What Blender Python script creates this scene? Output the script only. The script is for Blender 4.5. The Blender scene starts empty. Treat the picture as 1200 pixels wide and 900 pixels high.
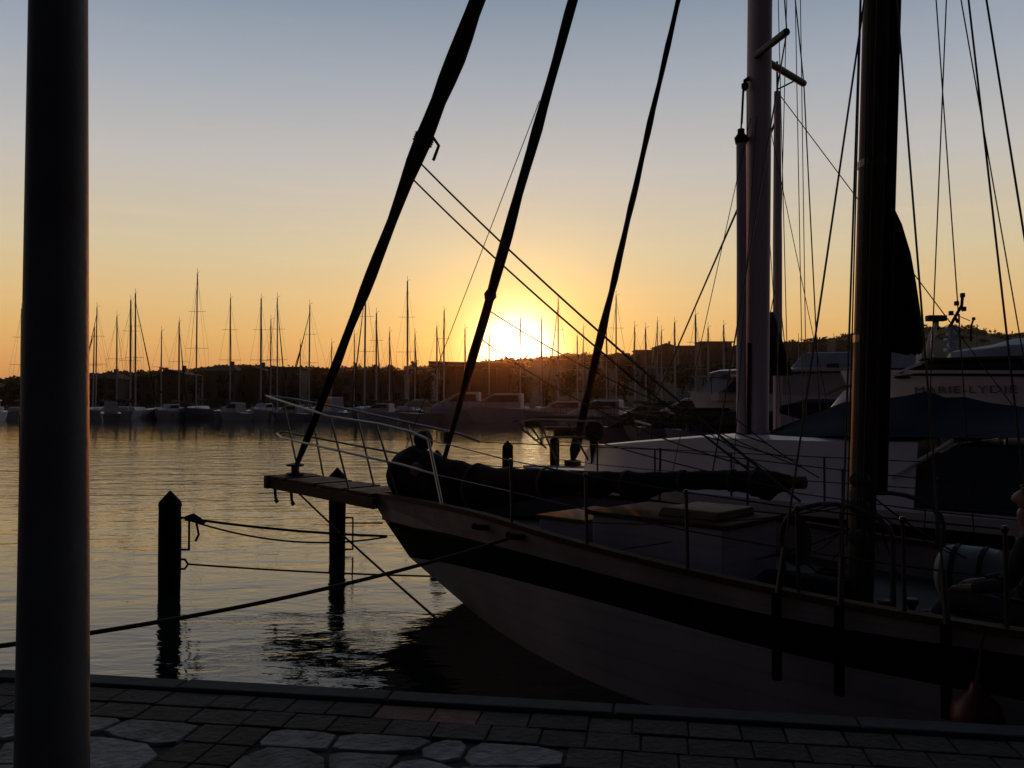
import bpy, math, random
from mathutils import Vector, Matrix
random.seed(7)
R = math.radians
SC = bpy.context.scene
COL = SC.collection

# ------------------------------------------------------------------ camera
F = 1000.0                       # focal length in pixels of the 1200 px wide photograph
H = 2.4                          # eye above the water
QZ = 0.8                         # quay level above the water
PITCH = math.atan(20 / F)
cd = bpy.data.cameras.new('camera')
cam = bpy.data.objects.new('camera', cd)
COL.objects.link(cam)
cam.location = (0, 0, H)
cam.rotation_euler = (math.pi / 2 + PITCH, 0, 0)
cd.sensor_width = 36
cd.lens = 30
cd.clip_start = 0.05
cd.clip_end = 20000
SC.camera = cam

# ------------------------------------------------------------------ exposure
SC.view_settings.view_transform = 'Standard'
SC.view_settings.look = 'None'
SC.view_settings.gamma = 1
SC.view_settings.exposure = 0

# ------------------------------------------------------------------ sun and sky
SUN_AZ, SUN_EL = R(0.3), R(3.2)                     # azimuth to the right of +Y
sun_dir = Vector((math.sin(SUN_AZ) * math.cos(SUN_EL), math.cos(SUN_AZ) * math.cos(SUN_EL), math.sin(SUN_EL)))
ld = bpy.data.lights.new('sun', 'SUN')
ld.energy = 0.75
ld.angle = R(0.5)
ld.color = (1.0, 0.27, 0.05)
sun = bpy.data.objects.new('sun', ld)
COL.objects.link(sun)
sun.rotation_euler = sun_dir.to_track_quat('Z', 'Y').to_euler()

def lin(c):
    return tuple(((v / 255) / 12.92 if v / 255 <= .04045 else ((v / 255 + .055) / 1.055) ** 2.4) for v in c)

world = bpy.data.worlds.new('World')
SC.world = world
world.use_nodes = True
nt = world.node_tree
nt.nodes.clear()
def N(tree, typ, **kw):
    n = tree.nodes.new(typ)
    for k, v in kw.items():
        setattr(n, k, v)
    return n
def mth(tree, op, a, b=None, c=None, clamp=False):
    n = tree.nodes.new('ShaderNodeMath'); n.operation = op; n.use_clamp = clamp
    for i, v in enumerate((a, b, c)):
        if v is None: continue
        if hasattr(v, 'is_output'): tree.links.new(v, n.inputs[i])
        else: n.inputs[i].default_value = v
    return n.outputs[0]
def vmth(tree, op, a, b=None):
    n = tree.nodes.new('ShaderNodeVectorMath'); n.operation = op
    for i, v in enumerate((a, b)):
        if v is None: continue
        if hasattr(v, 'is_output'): tree.links.new(v, n.inputs[i])
        else: n.inputs[i].default_value = v
    return n
def cmix(tree, blend, fac, a, b):
    n = tree.nodes.new('ShaderNodeMix'); n.data_type = 'RGBA'; n.blend_type = blend; n.clamp_factor = False
    for sock, v in ((n.inputs[0], fac), (n.inputs[6], a), (n.inputs[7], b)):
        if hasattr(v, 'is_output'): tree.links.new(v, sock)
        elif isinstance(v, (int, float)): sock.default_value = v
        else: sock.default_value = (*v, 1)
    return n.outputs[2]
tc = N(nt, 'ShaderNodeTexCoord')
dirv = vmth(nt, 'NORMALIZE', tc.outputs['Generated']).outputs[0]
sep = N(nt, 'ShaderNodeSeparateXYZ'); nt.links.new(dirv, sep.inputs[0])
sky = N(nt, 'ShaderNodeTexSky', sky_type='NISHITA')
sky.sun_disc = False
sky.sun_elevation = SUN_EL
sky.sun_rotation = SUN_AZ
sky.dust_density = 2.0
ramp = N(nt, 'ShaderNodeValToRGB')
el = ramp.color_ramp
stops = [(0.0, (178, 116, 78)), (0.035, (212, 150, 90)), (0.07, (222, 173, 106)), (0.115, (221, 187, 132)), (0.168, (211, 194, 159)),
         (0.26, (190, 186, 182)), (0.347, (161, 168, 179)), (0.43, (128, 144, 163)), (0.60, (108, 125, 148)), (0.85, (50, 60, 80)), (1.0, (24, 31, 48))]
while len(el.elements) < len(stops): el.elements.new(0.5)
for e, (p, c) in zip(el.elements, stops):
    e.position = p; e.color = (*lin(c), 1)
nt.links.new(mth(nt, 'MAXIMUM', sep.outputs['Z'], 0.0), ramp.inputs[0])
# a dusk sky darkens eastward; dimmed further here and overhead to darken the foreground
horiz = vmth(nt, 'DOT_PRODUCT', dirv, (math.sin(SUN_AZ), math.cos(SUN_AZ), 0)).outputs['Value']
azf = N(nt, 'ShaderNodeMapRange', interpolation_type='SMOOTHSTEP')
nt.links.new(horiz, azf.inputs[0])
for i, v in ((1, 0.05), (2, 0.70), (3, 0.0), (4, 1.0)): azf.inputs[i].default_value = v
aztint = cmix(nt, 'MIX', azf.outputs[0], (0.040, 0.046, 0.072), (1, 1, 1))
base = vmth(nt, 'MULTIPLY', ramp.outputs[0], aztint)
# thin streaks of cirrus
mp = N(nt, 'ShaderNodeMapping'); mp.inputs['Scale'].default_value = (2.2, 2.2, 38); nt.links.new(dirv, mp.inputs[0])
cn = N(nt, 'ShaderNodeTexNoise'); cn.inputs['Scale'].default_value = 2.4; cn.inputs['Detail'].default_value = 5
nt.links.new(mp.outputs[0], cn.inputs[0])
cr = N(nt, 'ShaderNodeMapRange'); nt.links.new(cn.outputs[0], cr.inputs[0])
for i, v in ((1, 0.52), (2, 0.78), (3, 0.0), (4, 0.4)): cr.inputs[i].default_value = v
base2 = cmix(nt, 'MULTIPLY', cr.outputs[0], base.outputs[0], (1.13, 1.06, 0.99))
# aureole round the sun (scattered light, part of the sky)
dt = vmth(nt, 'DOT_PRODUCT', dirv, tuple(sun_dir)).outputs['Value']
ang = mth(nt, 'MULTIPLY', mth(nt, 'ARCCOSINE', mth(nt, 'MINIMUM', dt, 0.9999999)), 180 / math.pi)
def glow(width, power):
    return mth(nt, 'EXPONENT', mth(nt, 'MULTIPLY', mth(nt, 'POWER', mth(nt, 'DIVIDE', ang, width), power), -1.0))
acc = base2
for w, p, col in ((0.35, 2.0, (60, 40, 20)), (1.75, 1.7, (6.0, 5.4, 3.6)), (4.3, 1.5, (0.60, 0.44, 0.04)), (12.0, 1.2, (0.13, 0.085, 0.015))):
    s = nt.nodes.new('ShaderNodeVectorMath'); s.operation = 'SCALE'; s.inputs[0].default_value = col
    nt.links.new(glow(w, p), s.inputs['Scale'])
    acc = vmth(nt, 'ADD', acc, s.outputs[0]).outputs[0]
ns = nt.nodes.new('ShaderNodeVectorMath'); ns.operation = 'SCALE'; nt.links.new(sky.outputs[0], ns.inputs[0]); ns.inputs['Scale'].default_value = 0.02
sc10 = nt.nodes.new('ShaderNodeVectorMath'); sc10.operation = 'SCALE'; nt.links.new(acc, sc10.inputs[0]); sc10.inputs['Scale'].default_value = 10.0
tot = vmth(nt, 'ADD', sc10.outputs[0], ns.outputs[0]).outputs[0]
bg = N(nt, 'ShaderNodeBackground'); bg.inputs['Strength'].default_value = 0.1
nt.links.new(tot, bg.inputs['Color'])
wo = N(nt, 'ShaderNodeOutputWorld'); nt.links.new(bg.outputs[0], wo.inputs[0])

# ------------------------------------------------------------------ pixel geometry helpers
CP, SP = math.cos(PITCH), math.sin(PITCH)
EYE = Vector((0, 0, H))
def dirpx(x, y):
    u, v = (x - 600) / F, (450 - y) / F
    return Vector((u, CP - v * SP, SP + v * CP))
def at(x, y, Y):
    d = dirpx(x, y); return EYE + d * (Y / d.y)
def atz(x, y, z):
    d = dirpx(x, y); return EYE + d * ((z - H) / d.z)
def px(p):
    q = Vector(p) - EYE
    dep = q.y * CP + q.z * SP; up = -q.y * SP + q.z * CP
    return 600 + F * q.x / dep, 450 - F * up / dep
def interp(tab, x):
    if x <= tab[0][0]: a, b = tab[0], tab[1]
    elif x >= tab[-1][0]: a, b = tab[-2], tab[-1]
    else:
        for a, b in zip(tab, tab[1:]):
            if a[0] <= x <= b[0]: break
    return a[1] + (b[1] - a[1]) * (x - a[0]) / (b[0] - a[0])

# ------------------------------------------------------------------ materials
MATS = {}
def mat(name, col, rough=0.6, metal=0.0, var=0.25, scale=6.0, bump=0.0, bscale=None, spec=0.5, stretch=None, col2=None, island=0, seams=0):
    if name in MATS: return MATS[name]
    m = bpy.data.materials.new(name); m.use_nodes = True
    t = m.node_tree; b = t.nodes['Principled BSDF']
    b.inputs['Roughness'].default_value = rough; b.inputs['Metallic'].default_value = metal
    b.inputs['Specular IOR Level'].default_value = spec
    co = N(t, 'ShaderNodeTexCoord'); vec = co.outputs['Object']
    if stretch:
        mpp = N(t, 'ShaderNodeMapping'); mpp.inputs['Scale'].default_value = stretch; t.links.new(vec, mpp.inputs[0]); vec = mpp.outputs[0]
    no = N(t, 'ShaderNodeTexNoise'); no.inputs['Scale'].default_value = scale; no.inputs['Detail'].default_value = 5
    t.links.new(vec, no.inputs['Vector'])
    rp = N(t, 'ShaderNodeValToRGB')
    c2 = col2 or tuple(v * (1 - var) for v in col)
    rp.color_ramp.elements[0].position = 0.32; rp.color_ramp.elements[1].position = 0.68
    rp.color_ramp.elements[0].color = (*c2, 1); rp.color_ramp.elements[1].color = (*[min(1, v * (1 + var * .5)) for v in col], 1)
    t.links.new(no.outputs[0], rp.inputs[0]); colr = rp.outputs[0]
    if island:
        ge = N(t, 'ShaderNodeNewGeometry'); mr = N(t, 'ShaderNodeMapRange'); t.links.new(ge.outputs['Random Per Island'], mr.inputs[0])
        mr.inputs[3].default_value = 1 - island; mr.inputs[4].default_value = 1 + island * .6
        sc_ = N(t, 'ShaderNodeVectorMath', operation='SCALE'); t.links.new(colr, sc_.inputs[0]); t.links.new(mr.outputs[0], sc_.inputs['Scale']); colr = sc_.outputs[0]
    if seams:
        wv = N(t, 'ShaderNodeTexWave', wave_type='BANDS', bands_direction='Z'); wv.inputs['Scale'].default_value = seams; wv.inputs['Distortion'].default_value = .35
        wv.inputs['Detail'].default_value = 1; t.links.new(co.outputs['Object'], wv.inputs[0])
        sr = N(t, 'ShaderNodeMapRange'); t.links.new(wv.outputs[0], sr.inputs[0]); sr.inputs[1].default_value = 0; sr.inputs[2].default_value = .12; sr.inputs[3].default_value = .86
        st_ = N(t, 'ShaderNodeVectorMath', operation='SCALE'); t.links.new(colr, st_.inputs[0]); t.links.new(sr.outputs[0], st_.inputs['Scale']); colr = st_.outputs[0]
    t.links.new(colr, b.inputs['Base Color'])
    if bump:
        n2 = N(t, 'ShaderNodeTexNoise'); n2.inputs['Scale'].default_value = bscale or scale * 3; n2.inputs['Detail'].default_value = 4
        t.links.new(vec, n2.inputs['Vector'])
        bp = N(t, 'ShaderNodeBump'); bp.inputs['Strength'].default_value = bump; bp.inputs['Distance'].default_value = 0.02
        t.links.new(n2.outputs[0], bp.inputs['Height']); t.links.new(bp.outputs[0], b.inputs['Normal'])
    MATS[name] = m
    return m
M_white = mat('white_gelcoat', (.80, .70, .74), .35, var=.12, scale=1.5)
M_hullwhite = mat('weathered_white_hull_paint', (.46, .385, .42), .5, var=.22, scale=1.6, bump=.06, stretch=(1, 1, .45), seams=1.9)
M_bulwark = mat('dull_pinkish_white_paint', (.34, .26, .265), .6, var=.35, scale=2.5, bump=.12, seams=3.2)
M_black = mat('black_hull_paint', (.009, .008, .009), .9, var=.3, scale=3, spec=.06)
M_anti = mat('dark_antifouling', (.018, .014, .013), .8, var=.4)
M_teak = mat('weathered_teak', (.16, .085, .045), .7, var=.4, scale=5, bump=.2, stretch=(1, 1, 8))
M_deck = mat('deck_planking', (.035, .028, .024), .75, var=.35, scale=7, bump=.15)
M_varnish = mat('varnished_wood', (.10, .04, .022), .75, var=.4, scale=6, stretch=(6, 6, .8), spec=.12)
M_mastwood = mat('brown_mast_wood', (.085, .055, .042), .75, var=.35, scale=5, stretch=(8, 8, .6), bump=.08, spec=.12)
M_alu = mat('anodised_aluminium', (.66, .52, .55), .65, metal=.0, var=.12, scale=2, stretch=(4, 4, .4))
M_steel = mat('stainless_tube', (.065, .058, .055), .5, metal=.4, var=.1)
M_pulpit = mat('polished_pulpit_tube', (.24, .19, .165), .35, metal=.7, var=.15)
M_wire = mat('rigging_wire', (.05, .045, .045), .5, metal=.5, var=.1)
M_rope = mat('mooring_rope', (.06, .048, .036), .9, var=.4, scale=60, bump=.4)
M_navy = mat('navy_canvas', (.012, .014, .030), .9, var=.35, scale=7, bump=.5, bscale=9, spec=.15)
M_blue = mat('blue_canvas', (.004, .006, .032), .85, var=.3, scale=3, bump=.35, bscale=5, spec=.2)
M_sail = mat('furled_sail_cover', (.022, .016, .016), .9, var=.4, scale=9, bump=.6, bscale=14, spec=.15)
M_tarp = mat('pale_blue_tarpaulin', (.42, .48, .62), .7, var=.15, scale=2, bump=.3, bscale=3)
M_glass = mat('dark_tinted_glass', (.008, .008, .010), .12, var=.1)
M_rubber = mat('black_rubber', (.012, .012, .013), .8, var=.2)
M_red = mat('red_plastic', (.15, .012, .012), .45, var=.15)
M_pile = mat('tarred_timber', (.020, .016, .013), .85, var=.5, scale=9, bump=.7, stretch=(4, 4, .6), spec=.2)
M_post = mat('painted_steel_post', (.12, .13, .155), .6, var=.25, scale=3, bump=.12, bscale=25, col2=(.085, .08, .085), spec=.35)
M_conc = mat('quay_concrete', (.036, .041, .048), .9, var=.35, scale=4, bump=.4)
M_stone = mat('flagstone', (.29, .29, .285), .85, var=.5, scale=7, bump=.8, bscale=22, island=.45)
M_joint = mat('dark_joint_mortar', (.032, .03, .028), .95, var=.4, scale=9, bump=.5)
M_brick = mat('red_brown_brick', (.060, .042, .036), .9, var=.45, scale=9, bump=.6, col2=(.034, .027, .024), island=.5)
M_redbrick = mat('brighter_red_brick', (.22, .095, .072), .9, var=.3, scale=9, bump=.5, island=.2)
M_wallfar = [mat('pale_render', (.24, .21, .19), .9, var=.2, scale=.4), mat('ochre_render', (.20, .15, .10), .9, var=.2, scale=.4),
             mat('grey_render', (.16, .15, .145), .9, var=.2, scale=.4)]
M_tile = mat('roof_tiles', (.12, .055, .035), .9, var=.4, scale=.8)
M_leaf = mat('dark_foliage', (.035, .045, .018), .9, var=.55, scale=.6, spec=.1)
M_bark = mat('tree_bark', (.06, .045, .03), .95, var=.4, scale=3)
M_earth = mat('hillside_scrub', (.035, .036, .020), .95, var=.5, scale=.05, spec=.1)
M_wood_pontoon = mat('pontoon_planks', (.09, .075, .06), .9, var=.35, scale=2)
M_canvas = mat('cream_canvas', (.50, .42, .33), .8, var=.1, scale=2)

# ------------------------------------------------------------------ mesh builder
class MB:
    def __init__(s): s.v = []; s.f = []; s.m = []
    def quad(s, a, b, c, d, mi=0):
        k = len(s.v); s.v += [Vector(p) for p in (a, b, c, d)]; s.f.append((k, k + 1, k + 2, k + 3)); s.m.append(mi)
    def poly(s, pts, mi=0):
        k = len(s.v); s.v += [Vector(p) for p in pts]; s.f.append(tuple(range(k, k + len(pts)))); s.m.append(mi)
    def hexa(s, lo, hi, mi=0):
        k = len(s.v); s.v += [Vector(p) for p in lo] + [Vector(p) for p in hi]; n = len(lo)
        s.f.append(tuple(k + i for i in reversed(range(n)))); s.f.append(tuple(k + n + i for i in range(n)))
        s.m += [mi, mi]
        for i in range(n):
            j = (i + 1) % n; s.f.append((k + i, k + j, k + n + j, k + n + i)); s.m.append(mi)
        return s
    def box(s, c, size, ax=None, mi=0):
        ax = ax or (Vector((1, 0, 0)), Vector((0, 1, 0)), Vector((0, 0, 1)))
        c = Vector(c); a, b, e = [Vector(ax[i]) * size[i] / 2 for i in range(3)]
        return s.hexa([c - a - b - e, c + a - b - e, c + a + b - e, c - a + b - e], [c - a - b + e, c + a - b + e, c + a + b + e, c - a + b + e], mi)
    def beam(s, p, q, w, h, up=(0, 0, 1), mi=0):
        p, q = Vector(p), Vector(q); d = (q - p); L = d.length; d.normalize()
        side = d.cross(Vector(up)).normalized(); u = side.cross(d)
        return s.box((p + q) / 2, (L, w, h), (d, side, u), mi)
    def rings(s, rings, closed=True, cap0=True, cap1=True, mi=0):
        k = len(s.v); n = len(rings[0])
        for r in rings: s.v += [Vector(p) for p in r]
        for i in range(len(rings) - 1):
            for j in range(n if closed else n - 1):
                jj = (j + 1) % n
                s.f.append((k + i * n + j, k + i * n + jj, k + (i + 1) * n + jj, k + (i + 1) * n + j)); s.m.append(mi)
        if cap0: s.f.append(tuple(k + j for j in reversed(range(n)))); s.m.append(mi)
        if cap1: s.f.append(tuple(k + (len(rings) - 1) * n + j for j in range(n))); s.m.append(mi)
        return s
    def tube(s, pts, r, n=8, mi=0, flat=1.0):
        pts = [Vector(p) for p in pts]
        rs = r if isinstance(r, (list, tuple)) else [r] * len(pts)
        t0 = (pts[1] - pts[0]).normalized()
        ref = Vector((0, 0, 1)) if abs(t0.z) < .9 else Vector((0, 1, 0))
        nrm = t0.cross(ref).normalized()
        rg = []
        for i, p in enumerate(pts):
            if i == 0: t = t0
            elif i == len(pts) - 1: t = (pts[i] - pts[i - 1]).normalized()
            else: t = ((pts[i + 1] - p).normalized() + (p - pts[i - 1]).normalized()).normalized()
            nrm = (nrm - t * nrm.dot(t)).normalized(); bn = t.cross(nrm)
            rg.append([p + nrm * math.cos(a) * rs[i] + bn * math.sin(a) * rs[i] * flat for a in [2 * math.pi * k / n for k in range(n)]])
        return s.rings(rg, mi=mi)
    def lathe(s, c, prof, n=16, mi=0, axis=None):
        c = Vector(c); ax = Vector(axis).normalized() if axis else Vector((0, 0, 1))
        ref = Vector((1, 0, 0)) if abs(ax.x) < .9 else Vector((0, 1, 0))
        a1 = ax.cross(ref).normalized(); a2 = ax.cross(a1)
        return s.rings([[c + ax * z + (a1 * math.cos(2 * math.pi * k / n) + a2 * math.sin(2 * math.pi * k / n)) * max(r, 1e-4) for k in range(n)] for r, z in prof], mi=mi)
    def build(s, name, mats, parent=None, origin=None, smooth=False, bevel=0):
        o0 = Vector((0, 0, 0))
        if parent is not None: o0 = parent_world(parent)
        elif origin is not None: o0 = Vector(origin)
        me = bpy.data.meshes.new(name)
        me.from_pydata([tuple(v - o0) for v in s.v], [], s.f)
        for m in (mats if isinstance(mats, (list, tuple)) else [mats]): me.materials.append(m)
        me.polygons.foreach_set('material_index', s.m)
        if smooth: me.polygons.foreach_set('use_smooth', [True] * len(me.polygons))
        me.update()
        o = bpy.data.objects.new(name, me); COL.objects.link(o)
        if parent is not None: o.parent = parent
        else: o.location = o0
        if smooth:
            try: me.set_sharp_from_angle(angle=R(38))
            except Exception: pass
        if bevel:
            b = o.modifiers.new('bevel', 'BEVEL'); b.width = bevel; b.segments = 2; b.limit_method = 'ANGLE'
        return o
def parent_world(o):
    p = Vector(o.location)
    while o.parent is not None:
        o = o.parent; p = p + Vector(o.location)
    return p
def thing(name, label, cat, loc=(0, 0, 0), group=None):
    o = bpy.data.objects.new(name, None); COL.objects.link(o); o.location = loc
    o.empty_display_size = .2
    o['label'] = label; o['category'] = cat
    if group: o['group'] = group
    return o
def tag(o, label, cat, group=None):
    o['label'] = label; o['category'] = cat
    if group: o['group'] = group
    return o
def kind(o, k): o['kind'] = k; return o
def sag(p, q, s, n=14):
    p, q = Vector(p), Vector(q)
    return [p.lerp(q, i / n) + Vector((0, 0, -s * 4 * (i / n) * (1 - i / n))) for i in range(n + 1)]
def tubeof(pts, r, n=6): return MB().tube(pts, r, n)
ORD = ['first', 'second', 'third', 'fourth', 'fifth', 'sixth', 'seventh', 'eighth', 'ninth', 'tenth', 'eleventh', 'twelfth', 'thirteenth', 'fourteenth', 'fifteenth', 'sixteenth']

class Frame:                      # a boat's own axes: s from the bow aft, off towards the camera side, z up
    def __init__(s, bow, th):
        s.b = Vector((bow[0], bow[1], 0)); t = R(th)
        s.d = Vector((math.cos(t), -math.sin(t), 0)); s.n = Vector((-math.sin(t), -math.cos(t), 0))
    def P(s, a, off, z): return s.b + s.d * a + s.n * off + Vector((0, 0, z))
    def cp(s, x, y, off=0):
        d = dirpx(x, y); k = ((s.b + s.n * off) - EYE).dot(s.n) / d.dot(s.n); p = EYE + d * k
        return (p - s.b).dot(s.d), p.z
    def at(s, x, y, off=0):
        a, z = s.cp(x, y, off); return s.P(a, off, z)
    def ax(s): return (s.d, -s.n, Vector((0, 0, 1)))

# ------------------------------------------------------------------ water
wm = bpy.data.materials.new('harbour_water'); wm.use_nodes = True
t = wm.node_tree; b = t.nodes['Principled BSDF']
b.inputs['Base Color'].default_value = (.010, .014, .014, 1); b.inputs['Roughness'].default_value = .035; b.inputs['IOR'].default_value = 1.36
co = N(t, 'ShaderNodeTexCoord')
h = None
for sc, amp, st in ((.55, .055, (.75, 1.5, 1)), (2.2, .020, (.7, 1.6, 1)), (8.0, .0055, (.7, 1.4, 1)), (24.0, .0010, (.8, 1.2, 1))):
    mpp = N(t, 'ShaderNodeMapping'); mpp.inputs['Scale'].default_value = st; t.links.new(co.outputs['Object'], mpp.inputs[0])
    no = N(t, 'ShaderNodeTexNoise'); no.inputs['Scale'].default_value = sc; no.inputs['Detail'].default_value = 2; no.inputs['Distortion'].default_value = .6
    t.links.new(mpp.outputs[0], no.inputs['Vector'])
    v = mth(t, 'MULTIPLY', no.outputs[0], amp)
    h = v if h is None else mth(t, 'ADD', h, v)
sx = N(t, 'ShaderNodeSeparateXYZ'); t.links.new(co.outputs['Object'], sx.inputs[0])
wr_ = N(t, 'ShaderNodeValToRGB'); we = wr_.color_ramp
while len(we.elements) < 6: we.elements.new(.5)
for e_, (p_, v_) in zip(we.elements, ((0, .42), (.10, .46), (.2, 1.35), (.36, 1.45), (.50, .42), (1, .20))): e_.position = p_; e_.color = (v_, v_, v_, 1)
pn = N(t, 'ShaderNodeTexNoise'); pn.inputs['Scale'].default_value = .09; pn.inputs['Detail'].default_value = 3; t.links.new(co.outputs['Object'], pn.inputs['Vector'])
yy = mth(t, 'ADD', mth(t, 'MULTIPLY', sx.outputs['Y'], 1 / 110), mth(t, 'MULTIPLY', mth(t, 'SUBTRACT', pn.outputs[0], .5), .22))
t.links.new(yy, wr_.inputs[0])
h = mth(t, 'MULTIPLY', h, wr_.outputs[0])
bp = N(t, 'ShaderNodeBump'); bp.inputs['Strength'].default_value = 1.0; bp.inputs['Distance'].default_value = 1.0
t.links.new(h, bp.inputs['Height']); t.links.new(bp.outputs[0], b.inputs['Normal'])
mb = MB(); mb.quad((-4000, -60, 0), (4000, -60, 0), (4000, 6000, 0), (-4000, 6000, 0))
kind(mb.build('water', wm), 'structure')

# ------------------------------------------------------------------ quay
e0, e1 = atz(0, 788, QZ), atz(650, 825, QZ)
qd = (e1 - e0); qd.z = 0; qd.normalize(); qn = Vector((qd.y, -qd.x, 0))          # qn points back towards the camera
if qn.y > 0: qn = -qn
E0 = Vector((e0.x, e0.y, 0))
def Q(a, bk, z): return E0 + qd * a + qn * bk + Vector((0, 0, z))
mb = MB()
mb.hexa([Q(-80, .05, -3), Q(80, .05, -3), Q(80, 60, -3), Q(-80, 60, -3)], [Q(-80, .05, QZ - .012), Q(80, .05, QZ - .012), Q(80, 60, QZ - .012), Q(-80, 60, QZ - .012)])
kind(mb.build('quay', M_joint), 'structure')
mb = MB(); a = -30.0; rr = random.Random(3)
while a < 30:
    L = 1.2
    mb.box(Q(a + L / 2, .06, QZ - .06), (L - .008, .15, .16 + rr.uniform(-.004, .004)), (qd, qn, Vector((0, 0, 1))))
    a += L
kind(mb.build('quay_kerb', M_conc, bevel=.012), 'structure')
# brick bands and crazy paving laid in panels
bmb, rmb, smb = MB(), MB(), MB(); rr = random.Random(11)
def brick(a, bk, la, lb, mbx): mbx.box(Q(a, bk, QZ - .023 + rr.uniform(-.005, .003)), (la - .006 - rr.uniform(0, .006), lb - .006 - rr.uniform(0, .006), .05), (qd, qn, Vector((0, 0, 1))))
a = -6.0
red_px = [(487, 833), (540, 835)]
for j in range(2):
    a = -6.0 + .11 * j
    while a < 12:
        la = rr.uniform(.20, .30); c = Q(a + la / 2, .145 + .1 + j * .2, QZ); x, y = px(c) if c.y > .3 else (-999, 0)
        isred = j == 0 and 455 < x < 565
        brick(a + la / 2, .145 + .1 + j * .2, la, .2, rmb if isred else bmb)
        a += la
def stone_panel(a0, a1, b0, b1, n, mseed):
    r2 = random.Random(mseed)
    w = (a1 - a0) / n; rows = max(1, int((b1 - b0) / (w * .72))); hh = (b1 - b0) / rows
    P = {}
    for i in range(n + 1):
        for j in range(rows + 1):
            P[i, j] = (a0 + w * i + (r2.uniform(-.42, .42) * w if 0 < i < n else 0), b0 + hh * j + (r2.uniform(-.42, .42) * hh if 0 < j < rows else 0))
    for i in range(n):
        for j in range(rows):
            qs = [P[i, j], P[i + 1, j], P[i + 1, j + 1], P[i, j + 1]]
            cx = sum(q[0] for q in qs) / 4; cy = sum(q[1] for q in qs) / 4
            out = []
            for k in range(4):
                p0, p1, p2 = qs[k - 1], qs[k], qs[(k + 1) % 4]
                c1 = r2.uniform(.06, .34); c2 = r2.uniform(.06, .34)
                for q in ((p1[0] + (p0[0] - p1[0]) * c1, p1[1] + (p0[1] - p1[1]) * c1), (p1[0] + (p2[0] - p1[0]) * c2, p1[1] + (p2[1] - p1[1]) * c2)):
                    out.append((cx + (q[0] - cx) * .93, cy + (q[1] - cy) * .93))
            zt = QZ + .002 + r2.uniform(-.004, .006)
            smb.hexa([Q(x, y, QZ - .05) for x, y in reversed(out)], [Q(x, y, zt) for x, y in reversed(out)])
panels = []
pa = -5.0
acuts = [-5.2]
a_left = (atz(210, 870, QZ) - E0).dot(qd); a_right = (atz(300, 870, QZ) - E0).dot(qd)
stone_panel(a_left - 4.0, a_left, .55, 3.6, 11, 5)
stone_panel(a_right, a_right + 1.45, .55, 3.6, 4, 8)
bk = .55
while bk < 3.6:
    for (s0, s1) in ((a_left, a_right), (a_right + 1.45, a_right + 1.95), (a_right + 1.95, a_right + 2.45), (a_right + 2.45, a_right + 2.95), (a_right + 2.95, a_right + 3.45), (a_right + 3.45, a_right + 3.95), (a_right + 3.95, a_right + 4.45), (a_right + 4.45, a_right + 4.95)):  # at right, dark brick replaces flagstones to stand for the shade there
        w = (s1 - s0) / 2
        for k in range(2): brick(s0 + w * (k + .5), bk + .11, w, .22, bmb)
    bk += .22
kind(bmb.build('quay_brick_paving', M_brick, bevel=.006), 'structure')
kind(rmb.build('quay_red_brick_paving', M_redbrick, bevel=.006), 'structure')
kind(smb.build('quay_flagstones', M_stone, bevel=.004), 'structure')

# ------------------------------------------------------------------ terrain of the far shore
ridge = [(-900, 452), (-400, 446), (0, 447), (90, 442), (150, 441), (220, 438), (260, 433), (330, 435), (450, 437), (540, 432), (600, 425), (660, 421), (700, 421), (760, 419), (820, 416),
         (900, 409), (960, 402), (1000, 396), (1060, 393), (1090, 388), (1120, 387), (1160, 392), (1190, 397), (1300, 392), (1500, 398), (2200, 430)]
depths = [121, 122, 135, 160, 200, 250, 300, 350, 400, 430, 480, 600]
frac = [-.25, 0, .0, .02, .16, .38, .60, .80, .95, 1.0, .9, .3]
RD = 430
def ground_z(x_px, Y):
    zr = at(x_px, interp(ridge, x_px), RD).z
    f = interp(list(zip(depths, frac)), Y)
    return 1.15 + (zr - 1.15) * f
rgs = []
for x in range(-900, 2201, 25):
    rgs.append([(at(x, 470, Y).x, Y, ground_z(x, Y) + (random.uniform(-.5, .5) if Y > 180 else 0)) for Y in depths])
mb = MB(); mb.rings(rgs, closed=False, cap0=False, cap1=False)
kind(mb.build('hillside', M_earth, smooth=True), 'structure')

# foliage helper: leaf-sized faces through the crown's volume
def leaf_blob(mb, c, rx, ry, rz, n, size, rnd):
    for _ in range(n):
        while True:
            p = Vector((rnd.uniform(-1, 1), rnd.uniform(-1, 1), rnd.uniform(-1, 1)))
            if .15 < p.length < 1: break
        q = Vector(c) + Vector((p.x * rx, p.y * ry, p.z * rz))
        a = Vector((rnd.gauss(0, 1), rnd.gauss(0, 1), rnd.gauss(0, 1))).normalized(); bb = a.orthogonal().normalized()
        s = size * rnd.uniform(.6, 1.4)
        mb.poly([q + a * s, q + bb * s * .7, q - a * s * .8, q - bb * s * .6])
mb = MB(); rnd = random.Random(21)
for _ in range(900):
    x = rnd.uniform(-140, 1330); Y = rnd.choice([RD, RD, RD, 400, 350, 310])
    z = ground_z(x, Y); w = rnd.uniform(1.4, 4.2); c = at(x, 470, Y)
    leaf_blob(mb, (c.x, Y + rnd.uniform(-5, 5), z + w * .2), w, w, w * rnd.uniform(.3, .62), 46, w * .24, rnd)
kind(mb.build('hillside_wood', M_leaf), 'stuff')

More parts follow.
